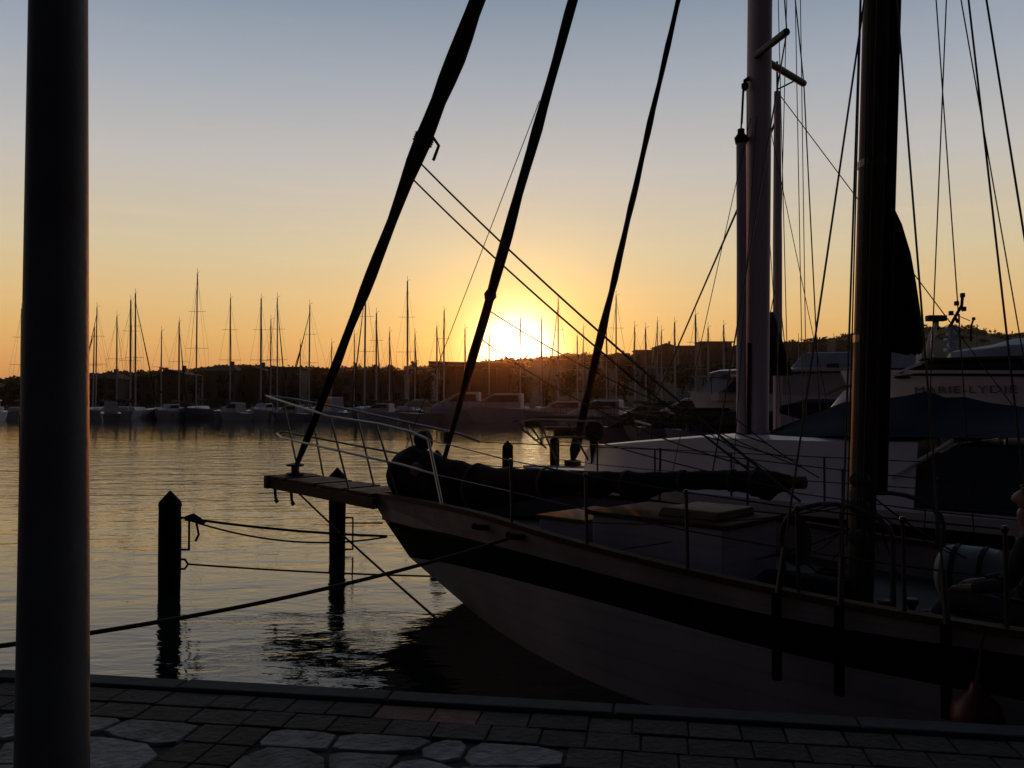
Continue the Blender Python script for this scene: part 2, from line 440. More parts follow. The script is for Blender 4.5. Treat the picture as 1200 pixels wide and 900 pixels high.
# ------------------------------------------------------------------ far houses
def house(x0, x1, ytop, Y, style, wm_, label, name='house', eave=None, base=None, cat='house', group=None, windows=(3, 2)):
    p0, p1 = at(x0, 470, Y), at(x1, 470, Y); zt = at(x0, ytop, Y).z
    zb = ground_z((x0 + x1) / 2, Y) - .2 if base is None else base
    w = p1.x - p0.x; dep = min(max(7, w * .7), 14); cx = (p0.x + p1.x) / 2
    rt = thing(name, label, cat, (cx, Y + dep / 2, zb), group)
    rh = 0.35 if style == 'flat' else min(.30 * (zt - zb), .30 * w * .6)
    ze = zt - rh
    ov = .5
    mb = MB(); mb.box((cx, Y + dep / 2, (zb + ze) / 2), (w, dep, ze - zb)); mb.build('wall', wm_, rt)
    mb = MB()
    lo = [(cx - w / 2 - ov, Y - ov, ze + .004), (cx + w / 2 + ov, Y - ov, ze + .004), (cx + w / 2 + ov, Y + dep + ov, ze + .004), (cx - w / 2 - ov, Y + dep + ov, ze + .004)]
    if style == 'flat': hi = [(q[0], q[1], zt) for q in lo]
    elif style == 'hip':
        k = w * .22
        hi = [(cx - w / 2 + k, Y + dep * .4, zt), (cx + w / 2 - k, Y + dep * .4, zt), (cx + w / 2 - k, Y + dep * .6, zt), (cx - w / 2 + k, Y + dep * .6, zt)]
    else:
        hi = [(cx - .1, Y - ov, zt), (cx + .1, Y - ov, zt), (cx + .1, Y + dep + ov, zt), (cx - .1, Y + dep + ov, zt)]
    mb.hexa(lo, hi)
    rf = mb.build('roof', M_tile if style != 'flat' else M_wallfar[2], rt)
    if style != 'flat':
        mb = MB(); mb.box((cx + w * .22, Y + dep * .45, zt + .1), (.6, .6, 1.4)); mb.build('chimney', wm_, rf)
    nx, nz = windows
    for i in range(nx):
        for j in range(nz):
            wx = cx - w / 2 + w * (i + .5) / nx; wz = zb + .5 + (ze - zb - .5) * (j + .55) / nz
            hh = min(1.3, (ze - zb) / nz * .5)
            mb = MB(); mb.box((wx, Y - .03, wz), (min(1.1, w / nx * .5), .10, hh)); mb.build('window', M_glass, rt)
    return rt
hs = [(-60, -8, 446, 165, 'hip', 0), (-6, 42, 449, 160, 'gable', 2), (96, 138, 437, 152, 'hip', 2), (140, 182, 441, 158, 'flat', 0), (183, 217, 433, 150, 'gable', 1),
      (221, 236, 437, 166, 'flat', 2), (238, 276, 428, 152, 'hip', 0), (278, 312, 429, 156, 'gable', 1), (314, 352, 430, 150, 'flat', 2), (354, 384, 432, 160, 'flat', 1),
      (386, 426, 437, 148, 'flat', 0), (428, 474, 434, 146, 'flat', 0), (476, 504, 438, 158, 'gable', 2)]
desc = {'hip': 'hipped tiled roof', 'gable': 'gabled tiled roof', 'flat': 'flat roof'}
wall_names = ['pale', 'ochre', 'grey']
anchors = ['left of the lamp post, outermost', 'immediately left of the lamp post', 'immediately right of the lamp post', 'second right of the lamp post, behind the close mast pair',
           'below the lone short mast', 'just left of the tallest mast', 'right of the tallest far mast', 'below the mast left of the three masts', 'below the group of three masts',
           'left of where the thick furled forestay crosses the shore', 'directly behind the thick furled forestay', 'with palms in front, right of the thick forestay', 'beside the rounded palm crown']
for (x0, x1, yt, Y, stl, wi), an in zip(hs, anchors):
    house(x0, x1, yt, Y, stl, M_wallfar[wi], f'{wall_names[wi]} house with {desc[stl]}, {an}', group='houses along the far shore')
# pavilion with a wide flat roof, close to the sun
Y = 140
p0, p1 = at(516, 470, Y), at(604, 470, Y); zt = at(516, 426, Y).z; cx = (p0.x + p1.x) / 2; w = p1.x - p0.x
rt = thing('pavilion', 'long low harbour pavilion with overhanging flat roof just left of the sun', 'building', (cx, Y + 5, 1.1))
mb = MB(); mb.box((cx, Y + 5, (1.1 + zt - .8) / 2), (w, 10, zt - .8 - 1.1)); mb.build('wall', M_wallfar[1], rt)
mb = MB(); mb.hexa([(cx - w / 2 - 1.6, Y - 2, zt - .5), (cx + w / 2 + 1.2, Y - 2, zt - .8), (cx + w / 2 + 1.2, Y + 12, zt - .8), (cx - w / 2 - 1.6, Y + 12, zt - .5)],
                   [(cx - w / 2 - 1.8, Y - 2.2, zt + .3), (cx + w / 2 + 1.4, Y - 2.2, zt - .1), (cx + w / 2 + 1.4, Y + 12.2, zt - .1), (cx - w / 2 - 1.8, Y + 12.2, zt + .3)]); mb.build('roof', M_tile, rt)
for i in range(6):
    mb = MB(); mb.tube([(cx - w / 2 + w * (i + .2) / 5.6, Y - 1.5, 1.0), (cx - w / 2 + w * (i + .2) / 5.6, Y - 1.5, zt - .7)], .15); mb.build('column', M_wallfar[0], rt)
# apartment blocks on the right-hand slope
bl = [(640, 690, 420, 300, 'gable', 2), (706, 742, 413, 290, 'gable', 1), (746, 766, 410, 285, 'flat', 2), (768, 794, 402, 270, 'gable', 1), (796, 815, 405, 275, 'flat', 0), (822, 858, 400, 255, 'flat', 1),
      (860, 884, 402, 265, 'gable', 2), (908, 948, 401, 270, 'flat', 1), (950, 978, 397, 280, 'gable', 2), (980, 1010, 399, 260, 'flat', 0)]
ba = ['right of the sun', 'above the sheets beyond the third stay', 'narrow, between two gabled neighbours', 'with its sunlit gable, left of the flat pair', 'low, second from the tall block', 'tallest of the row, left of the paired masts',
      'seen between the paired masts', 'right of the paired masts', 'high on the slope left of the brown mast', 'beside the brown mast']
for (x0, x1, yt, Y, stl, wi), an in zip(bl, ba):
    house(x0, x1, yt, Y, stl, M_wallfar[wi], f'{wall_names[wi]} hillside block with {desc[stl]}, {an}', name='apartment_block', cat='building', group='blocks on the hillside', base=ground_z((x0 + x1) / 2, Y) - 6, windows=(3, 3))

# ------------------------------------------------------------------ far trees
def tree(x, ytop, Y, wpx, label, seed, group='trees along the far shore'):
    r2 = random.Random(seed); zt = at(x, ytop, Y).z; zb = ground_z(x, Y) - .2; c = at(x, 470, Y); w = wpx * Y / F / 2
    rt = thing('tree', label, 'tree', (c.x, Y, zb), group)
    hh = zt - zb
    mb = MB(); mb.tube([(c.x, Y, zb), (c.x + .1, Y, zb + hh * .3), (c.x, Y, zb + hh * .7)], [.25, .2, .08], 7)
    for k in range(4):
        a = k * 1.6 + r2.random(); mb.tube([(c.x, Y, zb + hh * .35), (c.x + math.cos(a) * w * .6, Y + math.sin(a) * w * .6, zb + hh * .65)], [.12, .04], 5)
    mb.build('trunk', M_bark, rt)
    mb = MB()
    for k in range(9):
        a = r2.uniform(0, 6.28); q = r2.uniform(.1, .62)
        leaf_blob(mb, (c.x + math.cos(a) * w * q, Y + math.sin(a) * w * q, zb + hh * r2.uniform(.25, .8)), w * .42, w * .42, hh * .19, 75, w * .10, r2)
    mb.build('crown', M_leaf, rt)
def palm(x, ytop, Y, label, seed):
    r2 = random.Random(seed); zt = at(x, ytop, Y).z; zb = ground_z(x, Y) - .2; c = at(x, 470, Y)
    rt = thing('palm_tree', label, 'palm', (c.x, Y, zb), 'palms in front of the pale house')
    zc = zt - 1.0
    mb = MB(); mb.tube([(c.x, Y, zb), (c.x + .15, Y, (zb + zc) / 2), (c.x, Y, zc)], [.28, .2, .22], 8); mb.build('trunk', M_bark, rt)
    mb = MB()
    for k in range(26):
        a = r2.uniform(0, 6.28); e = r2.uniform(-.5, 1.2); L = r2.uniform(1.5, 2.2)
        dr = Vector((math.cos(a) * math.cos(e), math.sin(a) * math.cos(e), math.sin(e))); sd = dr.cross(Vector((0, 0, 1))).normalized() * .16
        o = Vector((c.x, Y, zc)); p1 = o + dr * L * .55 + Vector((0, 0, .15)); p2 = o + dr * L - Vector((0, 0, .55))
        mb.quad(o - sd * .4, o + sd * .4, p1 + sd, p1 - sd); mb.poly([p1 - sd, p1 + sd, p2])
    mb.build('crown', M_leaf, rt)
tx = [(12, 447, 150, 26), (118, 440, 145, 20), (178, 441, 162, 22), (228, 438, 146, 20), (262, 436, 144, 22), (318, 438, 142, 26), (345, 440, 144, 20), (372, 438, 140, 26), (396, 440, 138, 22),
      (500, 436, 142, 24), (520, 440, 132, 22), (612, 432, 136, 36), (640, 434, 134, 30), (668, 428, 150, 40), (700, 428, 160, 38), (732, 426, 170, 40), (760, 424, 180, 40), (800, 424, 190, 46), (845, 422, 190, 44), (920, 414, 190, 44), (960, 410, 190, 46)]
tl = ['left of the lamp post', 'right of the lamp post', 'behind the lone short mast', 'just left of the tallest far mast', 'below the mast right of the tallest one', 'amid the three grouped masts', 'right of the three grouped masts',
      'left of the thick forestay', 'behind the thick forestay', 'right of the rounded palm', 'at the pavilion roof edge', 'just below the sun', 'right of the sun', 'left of the third furled stay', 'behind the third furled stay',
      'right of the third furled stay', 'below the sheets right of the stays', 'below the gabled hillside block', 'below the tallest block', 'right of the paired masts', 'left of the brown mast']
for i, (x, yt, Y, w) in enumerate(tx): tree(x, yt, Y, w, f'dark bushy tree on the far shore {tl[i]}', 100 + i)
for x, yt, lb in ((417, 426, 'leftmost palm, tall and ragged against the sky'), (441, 427, 'palm beside the mast, second from the left'), (456, 428, 'small low palm between two masts'), (485, 424, 'palm with the widest crown under the slim mast')):
    palm(x, yt, 136, lb, int(x))

# ------------------------------------------------------------------ boats, generic
def gen_hull(fr, L, B, zb, zm, zs, over=.9, stern=.72, ns=12, full=.5):
    rows = []
    fs = [1.0, .72, .35, 0.0, -.25]
    for f in fs:
        g = max(f, 0); s0 = over * (1 - g) ** 1.2; s1 = L - .35 * (1 - g)
        near, far = [], []
        for i in range(ns + 1):
            tt = i / ns; s = s0 + (s1 - s0) * tt
            sh = 1 - (1 - min(1, tt / full)) ** 2.1
            if tt > .6: sh *= 1 - (1 - stern) * ((tt - .6) / .4) ** 1.6
            bb = B / 2 * sh * (.80 + .20 * g if f >= 0 else .55)
            zsh = zb + (zm - zb) * min(1, tt * 1.8) + (zs - zm) * max(0, (tt - .55) / .45)
            z = zsh * f if f >= 0 else -.35
            near.append((s, bb, z)); far.append((s, -bb, z))
        rows.append((near, far))
    return rows
def hull_obj(fr, rows, name, parent, m_top, m_mid, m_low, smooth=True):
    mb = MB()
    for k in range(len(rows) - 1):
        mi = 0 if k == 0 else (1 if k < len(rows) - 2 else 2)
        for sd in (0, 1):
            a = [fr.P(*p) for p in rows[k][sd]]; c = [fr.P(*p) for p in rows[k + 1][sd]]
            mb.rings([a, c] if sd == 0 else [c, a], closed=False, cap0=False, cap1=False, mi=mi)
        a0, a1 = fr.P(*rows[k][0][-1]), fr.P(*rows[k][1][-1]); c0, c1 = fr.P(*rows[k + 1][0][-1]), fr.P(*rows[k + 1][1][-1])
        mb.quad(a0, a1, c1, c0, mi)
    return mb.build(name, [m_top, m_mid, m_low], parent, smooth=smooth)
def deck_obj(fr, rows, parent, m, dz=-.03, name='deck'):
    mb = MB()
    a = [fr.P(p[0], p[1] * .985, p[2] + dz) for p in rows[0][0]]; c = [fr.P(p[0], p[1] * .985, p[2] + dz) for p in rows[0][1]]
    mb.rings([a, c], closed=False, cap0=False, cap1=False)
    return mb.build(name, m, parent)
def cabin_loft(fr, secs, mi=0, mb=None):                  # secs: (s, halfwidth_bottom, z_bottom, halfwidth_top, z_top)
    mb = mb or MB(); rg = []
    for s, wb, zb, wt, zt in secs:
        rg.append([fr.P(s, wb, zb), fr.P(s, wt, zt - .04 * (zt - zb)), fr.P(s, wt * .82, zt), fr.P(s, -wt * .82, zt), fr.P(s, -wt, zt - .04 * (zt - zb)), fr.P(s, -wb, zb)])
    return mb.rings(rg, mi=mi)

hull_cols = [mat('far_white_hull', (.66, .64, .68), .5, var=.12, scale=.5), mat('far_blue_hull', (.14, .15, .24), .5, var=.15, scale=.5), mat('far_grey_hull', (.42, .42, .46), .5, var=.15, scale=.5)]
def sailboat(xm, ytop, Y, L, th, label, r2, furl=True, spread=2, rough=True, hullm=None, fat=1.0, group='moored sailboats beyond the water', radar=False):
    mp_ = at(xm, 470, Y); fr0 = Frame((0, 0), th)
    bow = Vector((mp_.x, mp_.y, 0)) - fr0.d * (.42 * L); fr = Frame((bow.x, bow.y), th)
    B = L * .31; zb, zm = .105 * L + .15, .085 * L + .1
    rt = thing('sailboat', label, 'sailboat', (mp_.x, mp_.y, 0), group)
    rows = gen_hull(fr, L, B, zb, zm, zm)
    hm = hullm or r2.choice([hull_cols[0], hull_cols[0], hull_cols[2], hull_cols[1]])
    hull_obj(fr, rows, 'hull', rt, hm, hm, M_anti); deck_obj(fr, rows, rt, M_white)
    mb = cabin_loft(fr, [(L * .26, B * .18, zm, B * .12, zm + .12), (L * .36, B * .26, zm, B * .22, zm + .42), (L * .62, B * .28, zm, B * .24, zm + .5), (L * .66, B * .28, zm, B * .24, zm + .48)])
    mb.build('cabin', M_white, rt)
    zt = at(xm, ytop, Y).z; rw = .095 * fat * max(.85, L / 11)
    rk = r2.uniform(0, .022) * (zt - zm); rw *= r2.uniform(.8, 1.35)
    base = fr.P(.42 * L, 0, zm); top = fr.P(.42 * L + rk, 0, zt)
    mb = MB(); mb.tube([base, base.lerp(top, .6), top], [rw, rw, rw * .7], 8); mb.build('mast', M_alu, rt)
    mb = MB(); mb.tube([top, top + Vector((0, 0, .7))], .025, 5); mb.tube([top + Vector((0, 0, .05)), top + Vector((.4, 0, .25))], .02, 5); mb.build('masthead_antenna', M_wire, rt)
    bz = zm + 1.25; b0 = fr.P(.42 * L + .1, 0, bz); b1 = fr.P(.80 * L, 0, bz + .05)
    mb = MB(); mb.tube([b0, b0.lerp(b1, .15), b0.lerp(b1, .7), b1], [.10, .24, .2, .09], 8); mb.build('boom', M_navy, rt)
    for k in range(spread):
        h_ = .45 + .27 * k if spread == 2 else .55
        c = base.lerp(top, h_); wd = B * (.36 - .08 * k)
        mb = MB(); mb.tube([c - fr.n * wd + fr.d * .2, c, c + fr.n * wd + fr.d * .2], .024, 5); mb.build('spreader', M_alu, rt)
    mb = MB(); wr = .011
    bowp = fr.P(.25, 0, zb + .1); st = fr.P(L * .98, 0, zm + .1)
    mb.tube([st, top], wr, 4)
    for sd in (1, -1):
        ch = fr.P(.45 * L, sd * B * .46, zm)
        if spread:
            tip = base.lerp(top, .45 if spread == 2 else .55) + fr.n * sd * B * .36 + fr.d * .2
            mb.tube([ch, tip, base.lerp(top, .96)], wr, 4)
        mb.tube([fr.P(.40 * L, sd * B * .45, zm), base.lerp(top, .5)], wr, 4)
    mb.build('rigging', M_wire, rt)
    mb = MB(); fs = base.lerp(top, .93)
    mb.tube([bowp, bowp.lerp(fs, .1), bowp.lerp(fs, .5), fs], [.03, .10 if furl else .02, .085 if furl else .02, .03], 6); mb.build('forestay', M_sail if furl else M_wire, rt)
    if radar:
        mb = MB(); c = base.lerp(top, .22 + .1 * r2.random()) - fr.d * .3; mb.lathe(c, [(.02, -.14), (.26, -.12), (.28, 0), (.2, .13), (.02, .15)], 10); mb.build('radar_dome', M_rubber, rt)
    mb = MB()
    prail = [fr.P(1.3, B * .26, zb + .6), fr.P(.35, B * .05, zb + .68), fr.P(.35, -B * .05, zb + .68), fr.P(1.3, -B * .26, zb + .6)]
    mb.tube(prail, .03, 5)
    for p, q in ((prail[0], fr.P(1.3, B * .26, zb - .05)), (prail[3], fr.P(1.3, -B * .26, zb - .05)), (prail[1], fr.P(.4, 0, zb - .02))): mb.tube([p, q], .025, 5)
    mb.build('pulpit', M_steel, rt)
    return rt
masts = [(24.7, 362), (112, 360), (108.6, 384), (136.7, 371), (152.6, 352), (158.7, 344), (188.7, 388), (209.6, 377), (229.6, 320), (269.5, 350), (305.5, 350), (317, 375), (325, 349), (351.5, 403), (362, 357), (388, 402),
         (415, 393), (427, 328), (441, 367), (456.4, 389), (477.6, 330), (486.4, 391), (512, 383), (520, 364), (545, 385), (573, 392), (609.6, 373), (634.7, 374), (654, 350), (676.5, 394), (683.5, 384), (711, 373), (722, 347),
         (743.7, 383), (757, 385), (770, 377), (775.5, 388), (791, 378), (815.7, 369), (830, 384), (848.5, 381), (936, 398), (958, 402), (978, 398)]
seg = [(0, 40, 'left of the lamp post'), (100, 400, 'right of the lamp post'), (400, 566, 'right of the thick furled forestay'), (566, 694, 'right of the second furled stay'), (694, 860, 'right of the third furled stay'), (860, 1000, 'right of the paired masts')]
rs = random.Random(5); masts.sort()
cnt = {}
for (x, yt) in masts:
    for a0, a1, txt in seg:
        if a0 <= x < a1: break
    i = cnt.get(txt, 0); cnt[txt] = i + 1
    hgt = (470 - yt)
    Y = 116 if x < 560 else 128
    if hgt < 90: Y += rs.uniform(2, 10)
    if x > 690: Y = rs.uniform(100, 125)
    if x > 900: Y = 95
    L = 8 + hgt * .035
    th = rs.choice([-90, 90, -80, 95, 80, -105]) + rs.uniform(-16, 16)
    tall = 'tall' if hgt > 112 else ('short' if hgt < 84 else 'medium')
    sp = 2 if hgt > 100 else 1
    sailboat(x, yt, Y, L, th, f'distant sailboat with {tall} bare mast, {ORD[i]} mast {txt}', rs, furl=rs.random() < .55, spread=sp, radar=x in (229.6, 188.7, 305.5, 477.6, 520, 654))

def motorboat(fr, L, B, zd, zr, label, loc, parts, hm=None, group=None, name='motorboat', zb=None, cover=None, windshield=.34, cabin_end=.75, cat='motorboat'):
    rt = thing(name, label, cat, loc, group); zb = zb or zd * 1.15
    rows = gen_hull(fr, L, B, zb, zd, zd * .9, over=L * .12, full=.42, stern=.9)
    hm = hm or hull_cols[0]
    hull_obj(fr, rows, 'hull', rt, hm, hm, M_anti); deck_obj(fr, rows, rt, M_white)
    s0 = L * windshield; h_ = zr - zd
    mb = cabin_loft(fr, [(s0 - h_ * 1.1, B * .20, zd, B * .16, zd + .08), (s0, B * .30, zd, B * .26, zd + h_ * .55), (s0 + h_ * .9, B * .33, zd, B * .29, zr), (L * cabin_end, B * .34, zd, B * .29, zr), (L * cabin_end + .1, B * .34, zd, B * .30, zr - .05)])
    mb.build('cabin', cover or M_white, rt)
    mb = MB()
    for sd in (1, -1):
        mb.quad(fr.P(s0 + .15 * h_, sd * (B * .318 + .012), zd + h_ * .42), fr.P(L * cabin_end - .2, sd * (B * .318 + .02), zd + h_ * .42), fr.P(L * cabin_end - .2, sd * (B * .297 + .035), zd + h_ * .86), fr.P(s0 + .75 * h_, sd * (B * .297 + .03), zd + h_ * .86))
    mb.quad(fr.P(s0 + .0 * h_ - .03, B * .24, zd + h_ * .58), fr.P(s0 + .75 * h_, B * .22, zd + h_ * .95), fr.P(s0 + .75 * h_, -B * .22, zd + h_ * .95), fr.P(s0 - .03, -B * .24, zd + h_ * .58))
    mb.build('cabin_windows', M_glass, rt)
    mb = MB()
    pr = [fr.P(L * .32, B * .42, zd + .6), fr.P(L * .12, B * .28, zb + .6), fr.P(.2, 0, zb + .65), fr.P(L * .12, -B * .28, zb + .6), fr.P(L * .32, -B * .42, zd + .6)]
    mb.tube(pr, .025, 5)
    for p in pr: mb.tube([p, (p.x, p.y, p.z - .68)], .02, 5)
    mb.build('bow_rail', M_steel, rt)
    return rt
def fr_at(x, Y, th):
    p = at(x, 470, Y); return Frame((p.x, p.y), th), (p.x, p.y, 0)
far_mb = [(2, 108, 70, 6.5, 2.4, 1.1, 2.6, 0, 'small cabin boat left of the lamp post'), (128, 108, 62, 6, 2.3, 1.0, 2.3, 2, 'low grey cabin boat just right of the lamp post'),
          (182, 108, -78, 5.5, 2.2, 1.1, 2.0, 0, 'small round-bowed boat below the lone short mast'), (258, 109, 35, 5.5, 2.2, 1.0, 2.2, 0, 'small white boat right of the tallest far mast'),
          (296, 107, -80, 5.5, 2.4, 1.2, 2.1, 0, 'white boat showing its round bow below three masts'), (318, 108, 25, 6, 2.3, .9, 1.9, 2, 'low open boat left of the bowsprit rail'),
          (372, 110, 50, 7, 2.6, 1.1, 2.9, 0, 'boat with framed wheelhouse behind the thick forestay'), (418, 108, 20, 6.5, 2.4, 1.1, 2.1, 0, 'flat white boat above the pulpit rail')]
for x, Y, th, L, B, zd, zr, hm, lb in far_mb:
    fr, lc = fr_at(x, Y, th); motorboat(fr, L, B, zd, zr, lb + ' on the far shore', lc, None, hull_cols[hm], group='small motorboats on the far shore')
fr, lc = fr_at(494, 104, 8); rt = motorboat(fr, 9.5, 3.2, 1.5, 3.5, 'long white motor yacht with tall wheelhouse between the two furled stays', lc, None)
fr, lc = fr_at(545, 100, 12); rt = motorboat(fr, 9.0, 3.0, 1.6, 3.3, 'white cruiser with raked windscreen behind the second furled stay', lc, None, windshield=.25)
fr, lc = fr_at(612, 92, 12); rt = motorboat(fr, 8.5, 3.0, 1.2, 2.4, 'low cruiser moored right of the second furled stay', lc, None, hull_cols[2])
# sailboat cockpit tent lit from within by the low sun
c = at(490, 466, 102)
rt = thing('canopy_boat', 'small boat under a cream arched canopy catching the light, above the pulpit', 'boat', (c.x, 102, 0))
fr = Frame((c.x - 3, 103.5), 20)
rows = gen_hull(fr, 6.2, 2.2, 1.1, .9, .9); hull_obj(fr, rows, 'hull', rt, hull_cols[2], hull_cols[2], M_anti); deck_obj(fr, rows, rt, M_white)
mb = MB(); mb.rings([[fr.P(s, .95 * math.cos(a), 1.7 + (.95 + e) * math.sin(a)) for a in [math.pi * k / 8 for k in range(9)]] for s, e in ((2.2, -.35), (2.7, 0), (4.0, .0), (4.5, -.3))], closed=False, cap0=False, cap1=False)
mb.build('canopy', M_canvas, rt)
for s in (2.3, 4.4):
    for sd in (-1, 1): tubeof([fr.P(s, sd * .93, .9), fr.P(s, sd * .93, 1.75)], .03).build('canopy_pole', M_steel, rt)

# quay wall and pontoons of the far shore
mb = MB(); mb.box((0, 122.4, .55), (900, 1.2, 1.4)); kind(mb.build('far_quay_wall', M_conc), 'structure')
for (x0, x1, Y, lb) in ((640, 905, 62, 'long dark pontoon beyond the neighbouring boats, nearest one'), (600, 900, 84, 'farther long pontoon under the hillside masts')):
    p0, p1 = at(x0, 470, Y), at(x1, 470, Y); cx = (p0.x + p1.x) / 2
    rt = thing('pontoon', lb, 'pontoon', (cx, Y, 0))
    mb = MB(); mb.box((cx, Y, .45), (p1.x - p0.x, 1.8, .16)); mb.build('walkway', M_wood_pontoon, rt)
    for k in range(6):
        mb = MB(); mb.box((p0.x + (p1.x - p0.x) * (k + .5) / 6, Y, .17), (1.6, 1.5, .40)); mb.build('float', M_rubber, rt)
dark = [(648, 70, 20, 7.5, 2.8, 1.2, 2.5, 2, 'grey cruiser just left of the third furled stay'), (704, 60, 18, 7, 2.6, 1.2, 2.3, 1, 'dark blue covered boat right of the third stay'), (740, 56, 24, 7.5, 2.7, 1.3, 2.6, 2, 'grey covered boat in the middle of the dark pontoon row'),
        (775, 52, 30, 7.5, 2.7, 1.3, 2.4, 1, 'dark boat under navy cover near the yacht bow'), (690, 44, 22, 6, 2.3, 1.0, 1.9, 1, 'nearest low dark boat behind the black outboard'), (730, 40, 26, 6.5, 2.5, 1.1, 2.1, 1, 'low dark boat between the outboard and the white yacht'), (778, 36, 30, 6, 2.4, 1.1, 2.0, 1, 'dark covered launch under the white yacht bow')]
for x, Y, th, L, B, zd, zr, hm, lb in dark:
    fr, lc = fr_at(x, Y, th); motorboat(fr, L, B, zd, zr, lb, lc, None, hull_cols[hm], group='covered boats on the dark pontoon', cover=M_navy if hm == 1 else M_white)

# ------------------------------------------------------------------ mooring piles
def pile(x, ytop, ybase, wpx, label, hw=False):
    p = atz(x, ybase, 0); Y = p.y; r = wpx * Y / F / 2; zt = at(x, ytop, Y).z
    rt = thing('mooring_pile', label, 'mooring pile', (p.x, Y, 0), 'mooring piles in the water')
    rr = random.Random(int(x)); rg = []
    n = 14
    for k, (f, rad) in enumerate(((-2.0, 1.02), (0, .97), (.25, 1.0), (.6, 1.03), (.82, 1.0), (.86, 1.06), (.93, 1.0))):
        z = f if f < 0 else f * (zt - .0)
        rg.append([(p.x + math.cos(6.283 * j / n) * r * rad * (1 + rr.uniform(-.04, .04)), Y + math.sin(6.283 * j / n) * r * rad * (1 + rr.uniform(-.04, .04)), z if f < .9 else zt - 1.25 * r) for j in range(n)])
    mb = MB(); mb.rings(rg); mb.build('post', M_pile, rt, smooth=True)
    mb = MB(); mb.lathe((p.x, Y, zt - 1.25 * r), [(r * 1.04, .0), (r * 1.0, .03), (.01, 1.25 * r)], 14); mb.build('cap', M_pile, rt)
    if hw:
        z0, z1 = at(x, 606, Y).z, at(x, 643, Y).z; xr = p.x + r
        mb = MB(); mb.tube([(xr - .02, Y - .06, z0), (xr + .13, Y - .06, z0), (xr + .13, Y - .06, z1), (xr - .02, Y - .06, z1)], .018, 6)
        mb.build('rail_bracket', M_wire, rt)
        zc = at(x, 660, Y).z
        mb = MB(); mb.tube([(xr - .02, Y - .06, zc + .06), (xr + .08, Y - .06, zc + .06), (xr + .12, Y - .06, zc), (xr + .08, Y - .06, zc - .06), (xr - .02, Y - .06, zc - .06)], .015, 6)
        mb.build('rope_ring', M_wire, rt)
    return p, r
pileA, rA = pile(198.5, 575, 694, 25, 'tallest dark mooring pile at left with two ropes and bracket', True)
pileB, rB = pile(395, 548, 648, 19, 'dark pointed pile standing under the bowsprit', True)
pileC, rC = pile(512, 527, 611, 16, 'pile mostly hidden behind the ketch bow, only its foot reflected')
pileD, rD = pile(595, 516, 579, 12.5, 'small pointed pile just above the furled staysail')
pileE, rE = pile(650, 510, 560, 11, 'short pile under the neighbouring pulpit rail')
pileF, rF = pile(25, 484, 516, 5.5, 'far thin pile beside the left edge of the lamp post')

# ------------------------------------------------------------------ the ketch in the foreground
TH = 44
W = atz(543, 707, 0)
KF0 = Frame((W.x, W.y), TH)
sb, zbow = KF0.cp(432, 579)
bw = KF0.P(sb, 0, 0)
K = Frame((bw.x, bw.y), TH)                         # origin at the stem head
LK = 10.9
ketch = thing('ketch', 'wooden ketch in the foreground with bowsprit, black-banded white hull and brown mast', 'sailboat', (bw.x, bw.y, 0))
tabs = {'cap': [(432, 579), (500, 591), (560, 604), (660, 635), (740, 656), (843, 681), (960, 706), (1080, 727), (1200, 747)],
        'bt': [(452, 612), (505, 623), (560, 637), (660, 664), (760, 691), (843, 713), (960, 738), (1080, 757), (1200, 774)],
        'bb': [(480, 653), (520, 659), (560, 668), (660, 694), (760, 721), (843, 746), (960, 775), (1080, 799), (1200, 821)]}
stem = {'cap': (432, 579), 'bt': (453, 613), 'bb': (480, 653)}
BK = {'cap': (1.42, 5.6, 1.75), 'bt': (1.40, 5.2, 1.8), 'bb': (1.38, 4.8, 1.9)}
wl_px = [(543, 707), (575, 734), (600, 757), (627, 781), (650, 796), (713, 818), (763, 834)]
wl = []
for q in wl_px:
    p = atz(q[0], q[1], 0); wl.append(((p - K.b).dot(K.d), max(0, (p - K.b).dot(K.n))))
def row_pts(key):
    s0, z0 = K.cp(*stem[key]); B, Lb, pw = BK[key]; out = []; zl = None
    NS = 44
    for i in range(NS + 1):
        s = s0 + (LK - s0) * i / NS
        tt = min(1, (s - s0) / Lb); bb = B * (1 - (1 - tt) ** pw)
        if s > 7.2: bb *= 1 - .30 * ((s - 7.2) / (LK - 7.2)) ** 2
        if i == 0: out.append((s, 0.0, z0)); zl = z0; continue
        p = K.P(s, bb, zl); x = px(p)[0]
        if x < 1215:
            y = interp(tabs[key], x); z = at(x, y, p.y).z
            sl = (s, z)
        else:
            z = sl[1] + .015 * (s - sl[0]) ** 2
        zl = z; out.append((s, bb, z))
    return out
rowsK = {k: row_pts(k) for k in ('cap', 'bt', 'bb')}
def smooth_row(r):
    for _ in range(3):
        r = [r[0]] + [(r[i][0], r[i][1], (r[i - 1][2] + 2 * r[i][2] + r[i + 1][2]) / 4) for i in range(1, len(r) - 1)] + [r[-1]]
    return r
rowsK = {k: smooth_row(v) for k, v in rowsK.items()}
s0w = wl[0][0]; wlrow = []
for i in range(45):
    s = s0w + (LK - .5 - s0w) * i / 44
    tt = min(1, (s - s0w) / 3.6); bb = 1.27 * (1 - (1 - tt) ** 1.55)
    if s > 6.8: bb *= 1 - .5 * ((s - 6.8) / (LK - .5 - 6.8)) ** 2
    wlrow.append((s, bb, .0))
bot = [(s + .25, b_ * .55, -.6) for s, b_, z in wlrow]
midrow = []
for a_, c_ in zip(rowsK['bb'], wlrow):
    midrow.append(((a_[0] * .45 + c_[0] * .55), a_[1] * .5 + c_[1] * .5, a_[2] * .45 + c_[2] * .55 - .0))
